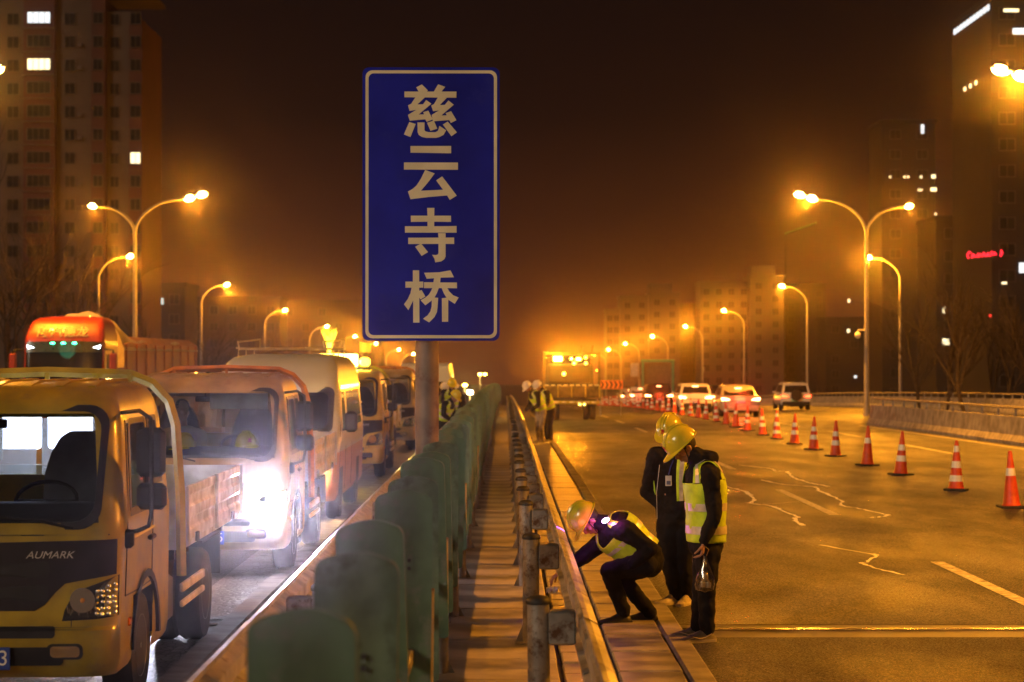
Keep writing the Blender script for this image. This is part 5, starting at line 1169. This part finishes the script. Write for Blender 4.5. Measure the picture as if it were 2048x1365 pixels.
# ---------------------------------------------------------------- cars seen from behind
DG = mat('dark_tinted_glass', (.012, .012, .014), .06, var=.1, coat=1)
TL = glow('tail_lamp', (1, .06, .015), 12); TLH = glow('tail_lamp_hot', (1, .35, .12), 22)
def car(name, label, loc, paint, W=1.82, L=4.6, Hh=1.48, suv=False, spare=False, hot=False, plate=True, brake=1.0, white_light=False, white_rear=0, roof_rails=False):
    t = thing(name, label, 'car', loc)
    zb = .30; wz = 1.02 if suv else .96        # waist
    sec = ([(0, .62, wz + .02), (.02, .95, wz + .04), (.12, 1.0, wz + .05), (.3, 1.0, wz + .06)] if suv else [(0, .9, .92), (.04, .96, .99), (.25, 1.0, 1.02), (.6, 1.0, 1.02)])
    sec += [(1.2, 1.0, wz + .03), (2.4, 1.0, wz), (3.3, 1.0, wz - .02), (4.0, .97, wz - .12), (4.45, .9, wz - .22), (4.6, .75, wz - .35)]
    rings = []
    for y, wf, zt in sec:
        hw = W / 2 * max(wf, .86); z0 = zb if .1 < y < 4.4 else zb + .08
        rings.append([V((hw * a, y * L / 4.6, z0 + (zt - z0) * b_)) for a, b_ in ((-.90, 0), (.90, 0), (.985, .12), (1.0, .45), (.99, .70), (.95, .93), (.90, 1), (0, 1.02), (-.90, 1), (-.95, .93), (-.99, .70), (-1.0, .45), (-.985, .12))])
    MB().loft(rings).build('body', paint, t, smooth=True)
    if suv: pts = [(.10, wz), (.28, Hh - .1), (.45, Hh - .02), (1.2, Hh), (2.3, Hh - .01), (2.75, Hh - .12), (3.5, wz)]
    else: pts = [(.55, wz + .02), (1.15, Hh - .10), (1.45, Hh - .02), (2.0, Hh), (2.5, Hh - .02), (2.9, Hh - .12), (3.6, wz)]
    wt = lambda z: W / 2 * (.93 - .16 * (z - wz) / (Hh - wz))
    rr_ = [[V((-wt(wz), y, wz - .03)), V((-wt(z), y, z)), V((-wt(z) * .9, y, z + .02 * (z > wz + .1))), V((0, y, z + .035 * (z > wz + .1))), V((wt(z) * .9, y, z + .02 * (z > wz + .1))), V((wt(z), y, z)), V((wt(wz), y, wz - .03))] for y, z in [(a * L / 4.6, b_) for a, b_ in pts]]
    MB().loft(rr_).build('roof', paint, t, smooth=True)
    def onr(y0, z0, y1, z1, u, k, off=.012):
        y = y0 + (y1 - y0) * k; z = z0 + (z1 - z0) * k; n_ = V((0, -(z1 - z0), (y1 - y0))).normalized(); return V((u * wt(z), y * L / 4.6, z)) + n_ * off + V((0, 0, .0))
    a, b_ = pts[0], pts[1]
    rw = [onr(*a, *b_, -.86, .12), onr(*a, *b_, .86, .12), onr(*a, *b_, .86, .93), onr(*a, *b_, -.86, .93)]
    MB().add([q + V((0, -.0, 0)) for q in rw] + [q + V((0, .03, -.02)) for q in rw], [(0, 1, 2, 3), (0, 4, 5, 1), (1, 5, 6, 2), (2, 6, 7, 3), (3, 7, 4, 0)]).build('rear_window', DG, t)
    for sd in (1, -1):
        sw = [V((sd * (wt(z) + .012), y * L / 4.6, z)) for y, z in (((.45, wz + .05), (3.1, wz + .05), (2.65, Hh - .12), (.55, Hh - .12)) if suv else ((1.05, wz + .05), (3.2, wz + .05), (2.75, Hh - .12), (1.4, Hh - .11)))]
        MB().add(sw, [(0, 1, 2, 3)]).build('side_window', DG, t)
        for y in (.85, 3.65): wheel(t, sd * (W / 2 - .12), y * L / 4.6, .34, .22, sd)
        MB().bbox((sd * (W / 2 + .09), 2.75 * L / 4.6, wz + .05), (.16, .10, .12), .03).build('side_mirror', paint, t, smooth=True)
        lz = wz - (.16 if suv else .10)
        tp_ = MB().prism([(sd * W * .27, lz - .04), (sd * W * .475, lz - .06), (sd * W * .49, lz + .07), (sd * W * .42, lz + .07), (sd * W * .30, lz + .02)], -.035, .06, XZ); tp_.build('tail_light', TLH if hot else TL, t)
        MB().box((sd * W * .40, -.02, .45), (.18, .03, .04)).build('reflector', RED, t)
    MB().bbox((0, -.03, .42), (W * .92, .14, .26), .05).build('rear_bumper', paint if not suv else BLK, t, smooth=True)
    MB().bbox((0, -.012, .30), (W * .6, .12, .12), .03).build('diffuser', BLK, t)
    MB().tube([(-W * .44, .0, .76), (0, -.035, .78), (W * .44, .0, .76)], .012, 6).build('boot_seam', SEAL_R, t)
    if plate: number_plate(t, 0 if not spare else -.1, -.055 if not suv else -.045, .74 if not suv else .62, 'B·' + str(30000 + int(abs(loc[0] * 997)) % 9999), .44, .14, mat('plate_green', (.25, .55, .3), .4) if spare else PLATEB)
    if hot or brake:
        MB().box((0, (a[0] + (b_[0] - a[0]) * .93) * L / 4.6 - .03, b_[1] - .02), (.30, .03, .03)).build('brake_light', TLH if hot else TL, t)
        lamp('brake_glow', (0, -.35, .95), 12 * brake, (1, .06, .02), size=.4, parent=t); lamp('brake_glow', (0, -.3, .95), 75 * brake, (1, .05, .015), 'SPOT', .4, (R(-92), 0, R(7)), 60, 1, parent=t)
    if spare:
        MB().lathe([(.10, -.10), (.31, -.10), (.34, -.06), (.34, .05), (.1, .05)], (0, -.10, .92), 26, 'Y').build('spare_wheel', BLK, t, smooth=True)
    if roof_rails:
        for sd in (1, -1): MB().tube([(sd * .6, .7, Hh + .02), (sd * .6, .8, Hh + .07), (sd * .6, 2.2, Hh + .07), (sd * .6, 2.3, Hh + .02)], .02, 6).build('roof_rail', CHROME, t)
    return t
SILVER = mat('silver_paint', (.45, .43, .40), .28, metal=.4, var=.06, coat=.6); WHITE = mat('white_paint', (.72, .70, .66), .28, var=.05, coat=.6); DARKP = mat('dark_paint', (.03, .02, .025), .25, var=.1, coat=.8)
car('sedan', 'pale sedan with glowing red brake lights beside the traffic cones', gl(11.25, 95), SILVER, W=1.9, Hh=1.50, hot=True, brake=9)
car('off_road_car', 'white off-road car with a black spare wheel on its tailgate', gl(17.7, 121), WHITE, W=1.85, L=4.3, Hh=1.66, suv=True, spare=True, brake=0, roof_rails=True)
car('saloon_car', 'white car with two pale rear lights, left of the red-lit sedan', gl(10.35, 108), WHITE, W=1.85, Hh=1.58, suv=True, hot=True, brake=1.5)
car('saloon_car', 'dark car with bright rear lights in front of the white car', gl(10.3, 133), DARKP, W=1.9, Hh=1.62, suv=True, hot=True, brake=4)
car('saloon_car', 'car half hidden behind the left side of the red-lit sedan', gl(13.2, 119), DARKP, W=1.8, Hh=1.5, hot=True, brake=2)
car('saloon_car', 'farthest pale car seen left of the dark car', gl(10.8, 158), WHITE, W=1.8, Hh=1.5, hot=True, brake=3)
car('saloon_car', 'far silver car beside the teal frame truck', gl(11.2, 178), SILVER, W=1.8, Hh=1.5, hot=True, brake=2)
# police style van lights far away, white headlights of oncoming traffic in the dip
pl = thing('parked_lorry', 'far lorry with a teal steel frame body, behind the slow cars', 'truck', gl(13.2, 172))
TEAL = mat('teal_frame', (.05, .22, .20), .5, var=.15)
for x in (-1.3, 1.3): MB().bbox((x, 0, 2.2), (.22, .3, 3.6), .04).build('frame_post', TEAL, pl)
MB().bbox((0, 0, 3.9), (2.9, .3, .26), .05).build('frame_beam', TEAL, pl); MB().bbox((0, .9, 2.3), (2.35, 1.2, 2.9), .08).build('box_body', mat('box_grey', (.08, .06, .06), .6), pl)
MB().bbox((0, 0, .85), (2.5, .3, .3), .04).build('rear_bumper', TEAL, pl); 
for sd in (1, -1): wheel(pl, sd * 1.0, .8, .45, .3, sd)
MB().bbox((-1.95, .6, 3.1), (.7, .5, 1.2), .1).build('side_cabinet', mat('pale_cabinet', (.4, .4, .4), .5), pl)
# ---------------------------------------------------------------- work truck with yellow lamps, seen from behind
wt_ = thing('work_truck', 'flatbed work truck seen from behind with blazing yellow roof lamps', 'truck', gl(2.95, 88))
KB = mat('work_truck_grey', (.03, .025, .02), .5, var=.2); AL = mat('board_aluminium', (.14, .10, .05), .4, metal=.5, var=.3, scale=5)
RW = glow('amber_small', (1, .7, .15), 7)
MB().bbox((0, 0, .78), (2.45, .20, .14), .03).build('tail_beam', mat('yellow_black', (.5, .36, .03), .5), wt_)
for k in range(4): MB().bbox((-.92 + .613 * k, -.02, 1.28), (.57, .06, .50), .02).build('tail_board', AL, wt_)
for k in range(5): MB().box((-1.22 + .61 * k, -.03, 1.28), (.035, .09, .56)).build('board_post', mat('post_yellow', (.55, .4, .05), .5), wt_)
for k in range(9): MB().box((-1.1 + .275 * k, -.056, 1.55), (.17, .012, .05)).build('reflective_strip', mat('strip_pale', (.8, .75, .6), .3, emit=(1, .75, .4), es=.0), wt_)
for k in range(7): MB().box((-1.0 + .33 * k, -.11, .80), (.2, .012, .05)).build('reflective_strip', MATS['strip_pale'], wt_)
for x in (-1.22, 1.22): MB().bbox((x, .1, 1.95), (.10, .10, 2.2), .02).build('frame_post', AL, wt_)
MB().bbox((0, .12, 2.95), (2.4, .10, .10), .02).build('frame_beam', AL, wt_)
MB().bbox((0, 4.2, 1.9), (2.2, 1.8, 1.9), .12).build('cab', KB, wt_); MB().bbox((0, 1.7, 1.1), (2.4, 3.4, .16), .03).build('flat_bed', KB, wt_)
MB().bbox((-.1, .25, 2.05), (1.9, .5, .9), .08).build('equipment_box', KB, wt_)
for x, z, sx_, m_ in ((-.62, 2.72, .40, GY), (.30, 2.70, .22, GY), (-.02, 2.72, .10, GY), (.62, 2.78, .10, RW), (.62, 2.52, .10, RW), (.1, 2.52, .12, RW), (-.35, 2.05, .14, RW), (1.1, 2.2, .06, RW)):
    MB().bbox((x, -.06, z), (sx_, .10, sx_ * .55 if sx_ > .2 else sx_), .03).build('roof_lamp', m_, wt_)
for x in (-.85, .35, .55): MB().bbox((x, -.13, .70), (.10, .04, .08), .02).build('tail_light', RW, wt_)
lamp('amber_light', (-.6, -.5, 2.8), 120, (1, .45, .02), size=.2, parent=wt_); lamp('amber_light', (-.6, -.3, 2.8), 7000, (1, .30, .01), 'SPOT', .2, (R(-98), 0, R(2)), 36, 1, parent=wt_); lamp('amber_light', (.4, -.3, 2.75), 2500, (1, .30, .01), 'SPOT', .2, (R(-98), 0, R(2)), 36, 1, parent=wt_)
for sd in (1, -1): wheel(wt_, sd * .95, .9, .45, .26, sd, True)
for x in (.4, .9): MB().cyl((x, .2, 3.0), (x + .05, .2, 3.3), .05).build('pipe', mat('cone_orange', (.7, .1, .02)), wt_)
cv = thing('chevron_board', 'orange chevron board with dark arrows beside the work truck', 'sign', gl(5.2, 98))
MB().bbox((0, 0, 1.55), (1.2, .05, .42), .02).build('board', mat('board_orange_glow', (.75, .16, .02), .5, emit=(1, .2, .02), es=.25), cv)  # faint emission painted in to brighten the board
for x in (-.5, .5): MB().cyl((x, .05, 0), (x, .05, 1.4), .03).build('leg', GALV, cv)
for k in range(5): MB().prism([(-.5 + .22 * k, 1.37), (-.42 + .22 * k, 1.37), (-.33 + .22 * k, 1.55), (-.42 + .22 * k, 1.73), (-.50 + .22 * k, 1.73), (-.41 + .22 * k, 1.55)], -.034, -.027, XZ).build('arrow', BLK, cv)
# pale van beyond the glare boards
fv = thing('far_van', 'cream van roof showing just right of the sign pole', 'van', gl(-3.05, 76))
MB().loft([[V((a * w_, y, z)) for a, z in ((-1, z0), (1, z0), (1, 1.9), (.92, z1), (-.92, z1), (-1, 1.9))] for y, w_, z0, z1 in ((0, .93, .4, 2.30), (.15, .98, .35, 2.40), (4.8, .98, .35, 2.42), (5, .9, .4, 2.3))]).build('body', mat('van_cream', (.66, .62, .5)), fv, smooth=True)
MB().box((0, -.02, 1.45), (1.6, .04, .55)).build('windscreen', DG, fv)
for sd in (1, -1):
    MB().bbox((sd * .75, -.02, .8), (.22, .06, .14), .03).build('headlight', glow('warm_bulb', (1, .62, .22), 16), fv); wheel(fv, sd * .85, .9, .36, .22, sd); wheel(fv, sd * .85, 3.9, .36, .22, sd)
for k, (px, py, Yd, c) in enumerate([(940, 785, 92, 'warm'), (960, 749, 112, 'amber'), (930, 771, 84, 'amber')]):
    q = P(px, py, Yd); t_ = thing('warning_beacon', ['white beacon lamp on a stand low behind the glare boards', 'small amber beacon pair standing highest behind the glare boards', 'amber beacon lamp just above the glare boards'][k], 'lamp', (q.x, Yd, G(Yd)))
    hgt = q.z - G(Yd); MB().cyl((0, 0, 0), (0, 0, hgt - .1), .03).build('stand', GALV, t_); MB().bbox((0, 0, hgt), (.30 if k == 0 else .2, .1, .2 if k == 0 else .12), .04).build('lamp', glow('beacon_white', (1, .85, .6), 10) if k == 0 else GY, t_)
    if k == 1: MB().bbox((.28, 0, hgt), (.2, .1, .12), .04).build('lamp', GY, t_)
    lamp('beacon_light', (0, -.3, hgt), 120, (1, .62, .15), size=.1, parent=t_)
# ---------------------------------------------------------------- buildings
TAN = mat('tan_wall', (.10, .068, .048), .85, var=.2, scale=.15); BRICK = mat('brick_red_wall', (.09, .028, .02), .85, var=.2, scale=.15)
PANE = mat('night_pane', (.012, .012, .014), .3, var=.3, spec=.15); WFR = mat('window_frame', (.12, .10, .085), .8, spec=.1); DKW = mat('dark_wall', (.022, .016, .014), .85, var=.25, scale=.1); CONW = mat('pale_wall', (.075, .055, .045), .85, var=.2, scale=.1)
LITW = glow('lit_window', (.85, .95, 1), 1.3); LITY = glow('lit_window_warm', (1, .85, .5), 2.0)
wmesh = {}
def window(parent, loc, wd, ht, lit=None, rz=0, mull=2):
    key = (round(wd, 2), round(ht, 2), mull)
    if key not in wmesh:
        f = MB(); d = .08
        f.box((0, -.06, ht / 2), (wd, .12, d)).box((0, -.06, -ht / 2), (wd + .1, .2, d)).box((-wd / 2, -.06, 0), (d, .12, ht)).box((wd / 2, -.06, 0), (d, .12, ht))
        for k in range(1, mull): f.box((-wd / 2 + wd * k / mull, -.05, 0), (.06, .08, ht))
        fo = f.build('window', WFR, None); pa = MB().box((0, .0, 0), (wd - .04, .04, ht - .04)).build('pane', PANE, None)
        wmesh[key] = (fo.data, pa.data); bpy.data.objects.remove(fo); bpy.data.objects.remove(pa)
    fm, pmsh = wmesh[key]
    o = bpy.data.objects.new('window', fm); col.objects.link(o); o.parent = parent; o.location = loc; o.rotation_euler = (0, 0, rz)
    if lit:
        m2 = pmsh.copy(); m2.materials.clear(); m2.materials.append(lit); p = bpy.data.objects.new('pane', m2)
    else: p = bpy.data.objects.new('pane', pmsh)
    col.objects.link(p); p.parent = o; return o
# apartment tower on the left
YB = 250.0; sB = F / YB; zg = G(230) - .6
tw_ = thing('apartment_tower', 'tall tan and brick-red apartment tower rising above the red heavy truck', 'building', (P(140, 0, YB).x, YB, G(YB) - 1))
ox = tw_.location.x; oz = tw_.location.z
def tx(px): return (px - VX) / sB - ox
def tz(py): return CAMH - (py - VY) / sB - oz
ztop = tz(22)
def blk(name, x0, x1, yf, m, z0=0, z1=None, d=14): return MB().box(((tx(x0) + tx(x1)) / 2, yf + d / 2, (z0 + (z1 or ztop)) / 2), (abs(tx(x1) - tx(x0)), d, (z1 or ztop) - z0)).build(name, m, tw_)
blk('wall', -140, 50, .3, TAN, z1=ztop + 3); blk('bay', 50, 112, -.9, BRICK, z1=ztop + 3); blk('wall', 112.5, 184, .0, TAN, z1=ztop + 3); blk('stair_bay', 184.5, 212, -.6, BRICK, z1=ztop + 1.5); blk('wall', 212.5, 258, .5, TAN, z1=ztop); blk('corner_bay', 258.5, 285, -.3, BRICK, z1=ztop - 1.2)
MB().box(((tx(-140) + tx(285)) / 2, 8.2, ztop + 3.2), (tx(285) - tx(-140) + .4, 15.6, .4)).build('parapet', TAN, tw_)
fl_h = 2.92; nfl = 16
for i in range(nfl):
    zc = tz(38) - i * fl_h
    if zc < 1.5: break
    MB().box(((tx(50) + tx(112)) / 2, -1.0, zc - 1.35), (tx(112) - tx(50) + .3, .5, .14)).build('floor_ledge', TAN, tw_)
    window(tw_, (tx(81), -.98, zc), 2.9, 1.45, {0: LITW, 2: LITY}.get(i), mull=4)
    window(tw_, (tx(140), -.08, zc), 1.3, 1.45, None); window(tw_, (tx(198), -.68, zc), 1.2, 1.4, None); window(tw_, (tx(228), .42, zc), 1.1, 1.4, None)
    window(tw_, (tx(272), -.38, zc), 1.3, 1.45, LITY if i == 6 else None); window(tw_, (tx(25), .22, zc), 1.5, 1.45, None)
    if i % 3: MB().bbox((tx(160), -.3, zc - .4), (.7, .35, .5), .04).build('air_conditioner', WFR, tw_)
def office(name, label, px0, px1, pytop, Yb, wall, band=None, depth=12, lit=(), roofbox=None, ww=1.5, fh=3.0, bal=False, z_floor_win=1.5, skip=0.):
    s = F / Yb; zb = G(min(Yb, 420)) - 1.2; x0 = (px0 - VX) / s; x1 = (px1 - VX) / s; zt = CAMH - (pytop - VY) / s
    t = thing(name, label, 'building', ((x0 + x1) / 2, Yb, zb)); wd = x1 - x0; H_ = zt - zb
    MB().box((0, depth / 2, H_ / 2), (wd, depth, H_)).build('wall', wall, t)
    MB().box((0, depth / 2, H_ + .3), (wd + .5, depth + .5, .6)).build('parapet', band or wall, t)
    n = max(2, int(wd / (ww * 1.9))); fl_ = int((H_ - 2) / fh)
    for f in range(fl_):
        zc = H_ - 1.9 - f * fh
        if bal: MB().box((0, -.45, zc - 1.3), (wd * .96, .9, .9)).build('balcony', band or wall, t)
        for k in range(n):
            if random.random() < skip: continue
            window(t, (-wd / 2 + wd * (k + .5) / n, -.06, zc), ww, z_floor_win, None, mull=2)
    if roofbox:
        a, b_, c = roofbox; xa = (a - VX) / s - t.location.x; xb = (b_ - VX) / s - t.location.x; zz = CAMH - (c - VY) / s - zb
        MB().box(((xa + xb) / 2, depth / 2 + .3, (H_ + zz) / 2), (xb - xa, depth * .6, zz - H_)).build('roof_house', band or wall, t)
    for px, py, w_, h_, m_ in lit:
        MB().box(((px - VX) / s - t.location.x, -.12 if not bal else -.95, CAMH - (py - VY) / s - zb), (w_ / s, .1, h_ / s)).build('lit_window', m_, t)
    return t, s, zb
office('apartment_block', 'low pale apartment block at the left end of the distant row', 1213, 1240, 622, 505, CONW, bal=True, fh=3.0)
office('apartment_block', 'banded apartment block in the distance above the slow cars', 1240.5, 1298, 596, 500, CONW, bal=True)
office('apartment_block', 'distant apartment block with a rooftop water tank house', 1298.5, 1360, 590, 495, CONW, roofbox=(1300, 1346, 566))
office('apartment_block', 'dim low block between the two tall distant ones', 1360.5, 1400, 612, 515, DKW, bal=True)
office('apartment_block', 'wide pale banded block behind the sedan lamp post', 1400.5, 1500, 568, 470, CONW, bal=True)
office('apartment_block', 'tallest of the distant pale blocks, with a rooftop house', 1500.5, 1568, 556, 465, CONW, roofbox=(1506, 1554, 530), depth=14)
office('apartment_block', 'dim banded block right of the distant pale ones', 1568.5, 1652, 572, 470, DKW, bal=True)
office('apartment_block', 'small far block left of the sedan behind the lamps', 1652.5, 1764, 640, 400, DKW, lit=[(1697, 602 + 60, 5, 7, LITY)], skip=.2)
office('office_tower', 'dark tower with two rows of small lit windows, right of the double lamp', 1765, 1872, 246, 330, DKW, lit=[(1846, 258, 6, 18, LITW), (1781, 354, 4, 4, LITY), (1810, 354, 4, 4, LITY), (1817, 354, 4, 4, LITY), (1843, 354, 4, 5, LITY), (1868, 353, 8, 7, LITY), (1841, 380, 9, 4, LITY), (1868, 379, 12, 7, LITY), (1858, 555, 6, 14, LITY), (1698, 602, 4, 7, LITY), (1711, 754, 5, 5, LITW), (1872, 428, 4, 4, LITY)], ww=1.8, fh=3.3)
office('office_block', 'dark wide block with scattered lit windows behind the bare trees', 1873, 1990, 440, 280, DKW, lit=[(1866 + 25, 620, 10, 14, LITY), (1872 + 20, 684, 14, 12, LITY)], ww=1.8, fh=3.2)
ob, s_ob, zb_ob = office('office_tower', 'tall dark tower with a red neon sign at the right edge', 1985, 2290, -4, 250, DKW, ww=2.0, fh=3.3, depth=22,
    lit=[(1940 + k * 9, 22 - k * 3.4, 6, 9, LITW) for k in range(0, 0)])
wd_ = (2290 - 1985) / s_ob; H0 = CAMH - (-4 - VY) / s_ob - zb_ob
for k in range(11): MB().box((-wd_ / 2 - .08, 1.5 + k * 1.85, H0 - .9), (.12, 1.1, .7)).build('roof_light', LITW, ob)
for k in range(3): MB().box((-wd_ / 2 - .08, 8 + k * 3.1, H0 - 9.5), (.12, .8, .5)).build('lit_window', LITY, ob)
for px, py, w_, h_, m_ in [(2040, 62, 26, 12, LITW), (2045, 536, 12, 20, LITW), (2009, 566, 10, 5, LITY), (1980, 632, 5, 5, glow('red_dot', (1, .05, .03), 2)), (2024, 20, 30, 6, LITY)]:
    MB().box(((px - VX) / s_ob - ob.location.x, -.15, CAMH - (py - VY) / s_ob - zb_ob), (w_ / s_ob, .12, h_ / s_ob)).build('lit_window', m_, ob)
ns = thing('neon_sign', 'small red neon script sign glowing on the dark tower', 'sign', (P(1972, 510, 247).x, 247, P(1972, 510, 247).z))
NE = glow('red_neon', (1, .02, .04), 3.0)
for k, st in enumerate([[(-2.1, -.45), (-2.25, 0), (-2.0, .4), (-1.8, .2)], [(-1.7, -.4), (-1.6, .1), (-1.4, .0), (-1.35, -.3)], [(-1.1, -.3), (-.9, .2), (-.8, -.3), (-.6, .15)], [(-.4, -.25), (-.2, .35), (.0, -.2)], [(.1, -.2), (.35, .3), (.5, -.2), (.3, .05)], [(.7, -.1), (.8, .45)], [(1.0, -.05), (1.15, .35), (1.35, .0)], [(1.9, -.2), (2.0, .6), (2.1, .1)]]):
    MB().tube([(a, 0, b_ * 1.0) for a, b_ in st], .10, 6).build('letter', NE, ns)
MB().box((2.4, 1.5, .2), (.2, 3.2, .2)).build('support', DKW, ns)
n2 = thing('neon_sign', 'tiny red lit sign right of the tan apartment tower', 'sign', P(294, 460, 340)); 
for k in range(3): MB().box((-.45 + k * .42, 0, 0), (.30, .1, 1.1)).build('letter', glow('pink_neon', (1, .05, .16), 2.6), n2)
MB().box((0, .2, -14), (.5, .3, 27)).build('support', DKW, n2)
office('apartment_block', 'dim low block with one lit window right of the tan tower', 286, 370, 574, 300, DKW, lit=[(320, 603, 15, 13, glow('lit_window_dim', (.6, .85, .9), .8))])
office('apartment_block', 'long dim banded block between the left lamps', 372, 560, 600, 360, mat('brown_wall', (.04, .024, .018), .85), bal=True)
office('apartment_block', 'dim block behind the blue sign', 562, 760, 606, 400, MATS['brown_wall'], bal=True, skip=.3)
gs = thing('light_string', 'faint slanted string of green lights beyond the double lamp', 'lights', P(1572, 467, 420))
q0 = P(1572, 467, 420); q1 = P(1632, 446, 420)
for k in range(13): MB().bbox((q1 - q0) * (k / 12), (.28, .2, .28), .1).build('bulb', glow('green_bulb', (.10, .30, .10), .25), gs)
MB().tube([(0, .2, -.3), (q1 - q0) + V((0, .2, -.3))], .08, 5).build('cable', DKW, gs)
MB().cyl((0, .3, 0), (0, .3, -28), .09).build('mast', DKW, gs)
# ---------------------------------------------------------------- bare winter trees
BARK = mat('bark', (.055, .042, .03), .95, spec=.1, var=.3, scale=6, bump=.08, bscale=20)
def tree(label, x, y, h, seed, spread=.5, levels=5, r0=None, lean=0):
    rnd = random.Random(seed); t = thing('bare_tree', label, 'tree', (x, y, G(min(y, 400)) - 1.0), group='bare winter trees behind the barrier' if x > 0 else 'bare winter trees by the left lanes')
    tr = MB(); cr = MB(); r0 = r0 or h * .013
    def grow(p, d, L_, r, lv, mb):
        pts = [p]; n_ = 4; q = p; dd = d
        for k in range(n_):
            dd = (dd + V((rnd.gauss(0, .10), rnd.gauss(0, .10), rnd.gauss(.03, .05)))).normalized(); q = q + dd * L_ / n_; pts.append(q)
        mb.tube(pts, [r * (1 - .45 * k / n_) for k in range(n_ + 1)], 6 if lv < 2 else 4 if lv < 4 else 3, cap=False)
        if lv >= levels: return
        nb = rnd.randint(3, 4) if lv else 5
        for k in range(nb):
            i = min(n_, 1 + int((k + rnd.random()) / nb * n_) if lv else 2 + k % 3); a = rnd.uniform(0, 6.28); sp_ = spread * rnd.uniform(.5, 1.1)
            side = dd.cross(V((math.cos(a), math.sin(a), .3))).normalized(); nd = (dd * math.cos(sp_) + side * math.sin(sp_)).normalized(); nd.z = abs(nd.z) * .8 + .15
            grow(pts[i], nd.normalized(), L_ * rnd.uniform(.55, .78), r * .55, lv + 1, cr)
    grow(V((0, 0, 0)), V((lean, 0, 1)).normalized(), h * .42, r0, 0, tr)
    tr.build('trunk', BARK, t, smooth=True); c = cr.build('crown', BARK, t); return t
tr_r = [(1782, 112, 9, 'thin bare tree between the two right lamp poles'), (1830, 105, 8.5, 'bare tree just right of the farther lamp pole'), (1872, 100, 10.5, 'taller bare tree with a leaning pale trunk behind the barrier'), (1915, 110, 8, 'small bare tree with two thin stems behind the barrier'), (1958, 104, 8.6, 'bare tree left of the forked one behind the barrier'), (2000, 98, 9, 'bare forked tree behind the barrier near the right edge'), (2040, 106, 8, 'bare tree cut by the right edge of the photo')]
for k, (px, y, h, lb_) in enumerate(tr_r): tree(lb_, (px - VX) / F * y + 3, y + 6, h, 11 + k * 7, .42, 4)
tr_l = [(30, 95, 13, 'tall bare tree in front of the tower at the left edge'), (95, 102, 12, 'bare tree in front of the tower above the red truck cab'), (165, 110, 11, 'bare tree left of the double lamp pole'), (300, 130, 8, 'small bare tree right of the double lamp pole'), (520, 170, 8.5, 'faint bare tree behind the high-roof van')]
for k, (px, y, h, lb_) in enumerate(tr_l): tree(lb_, (px - VX) / F * y, y, h, 101 + k * 5, .45, 5)
ot = tree('orange-lit bushy bare tree at the rear end of the tarped trailer', (385 - VX) / F * 84, 84, 5.2, 77, .6, 6)
# ---------------------------------------------------------------- haze
hz = MB().box((0, 0, 0), (2, 2, 2)).build('haze', None); hz.scale = (300, 360, 50); hz.location = (0, 300, 30)
hz.scale = (300, 340, 52); hz.location = (0, 278, 52 - 13)
hm = bpy.data.materials.new('haze'); hm.use_nodes = True; hn = hm.node_tree
for x in list(hn.nodes):
    if x.type == 'BSDF_PRINCIPLED': hn.nodes.remove(x)
pv = hn.nodes.new('ShaderNodeVolumePrincipled'); pv.inputs['Density'].default_value = HAZE; pv.inputs['Color'].default_value = (.95, .80, .72, 1); pv.inputs['Anisotropy'].default_value = .98
hn.links.new(pv.outputs[0], hn.nodes['Material Output'].inputs['Volume']); hz.data.materials.append(hm); tag(hz, 'thin night haze hanging over the whole road', 'haze', kind='stuff')

for o_ in col.objects:                      # clusters too small to pick apart
    if o_.parent and o_.name.split('.')[0] in ('lap_bolt', 'reflector', 'bristles', 'laces', 'back_brace', 'rack_end', 'hoop_stay', 'emblem', 'lit_window') and o_.type == 'MESH' and len(o_.data.polygons) > 6: o_['kind'] = 'stuff'
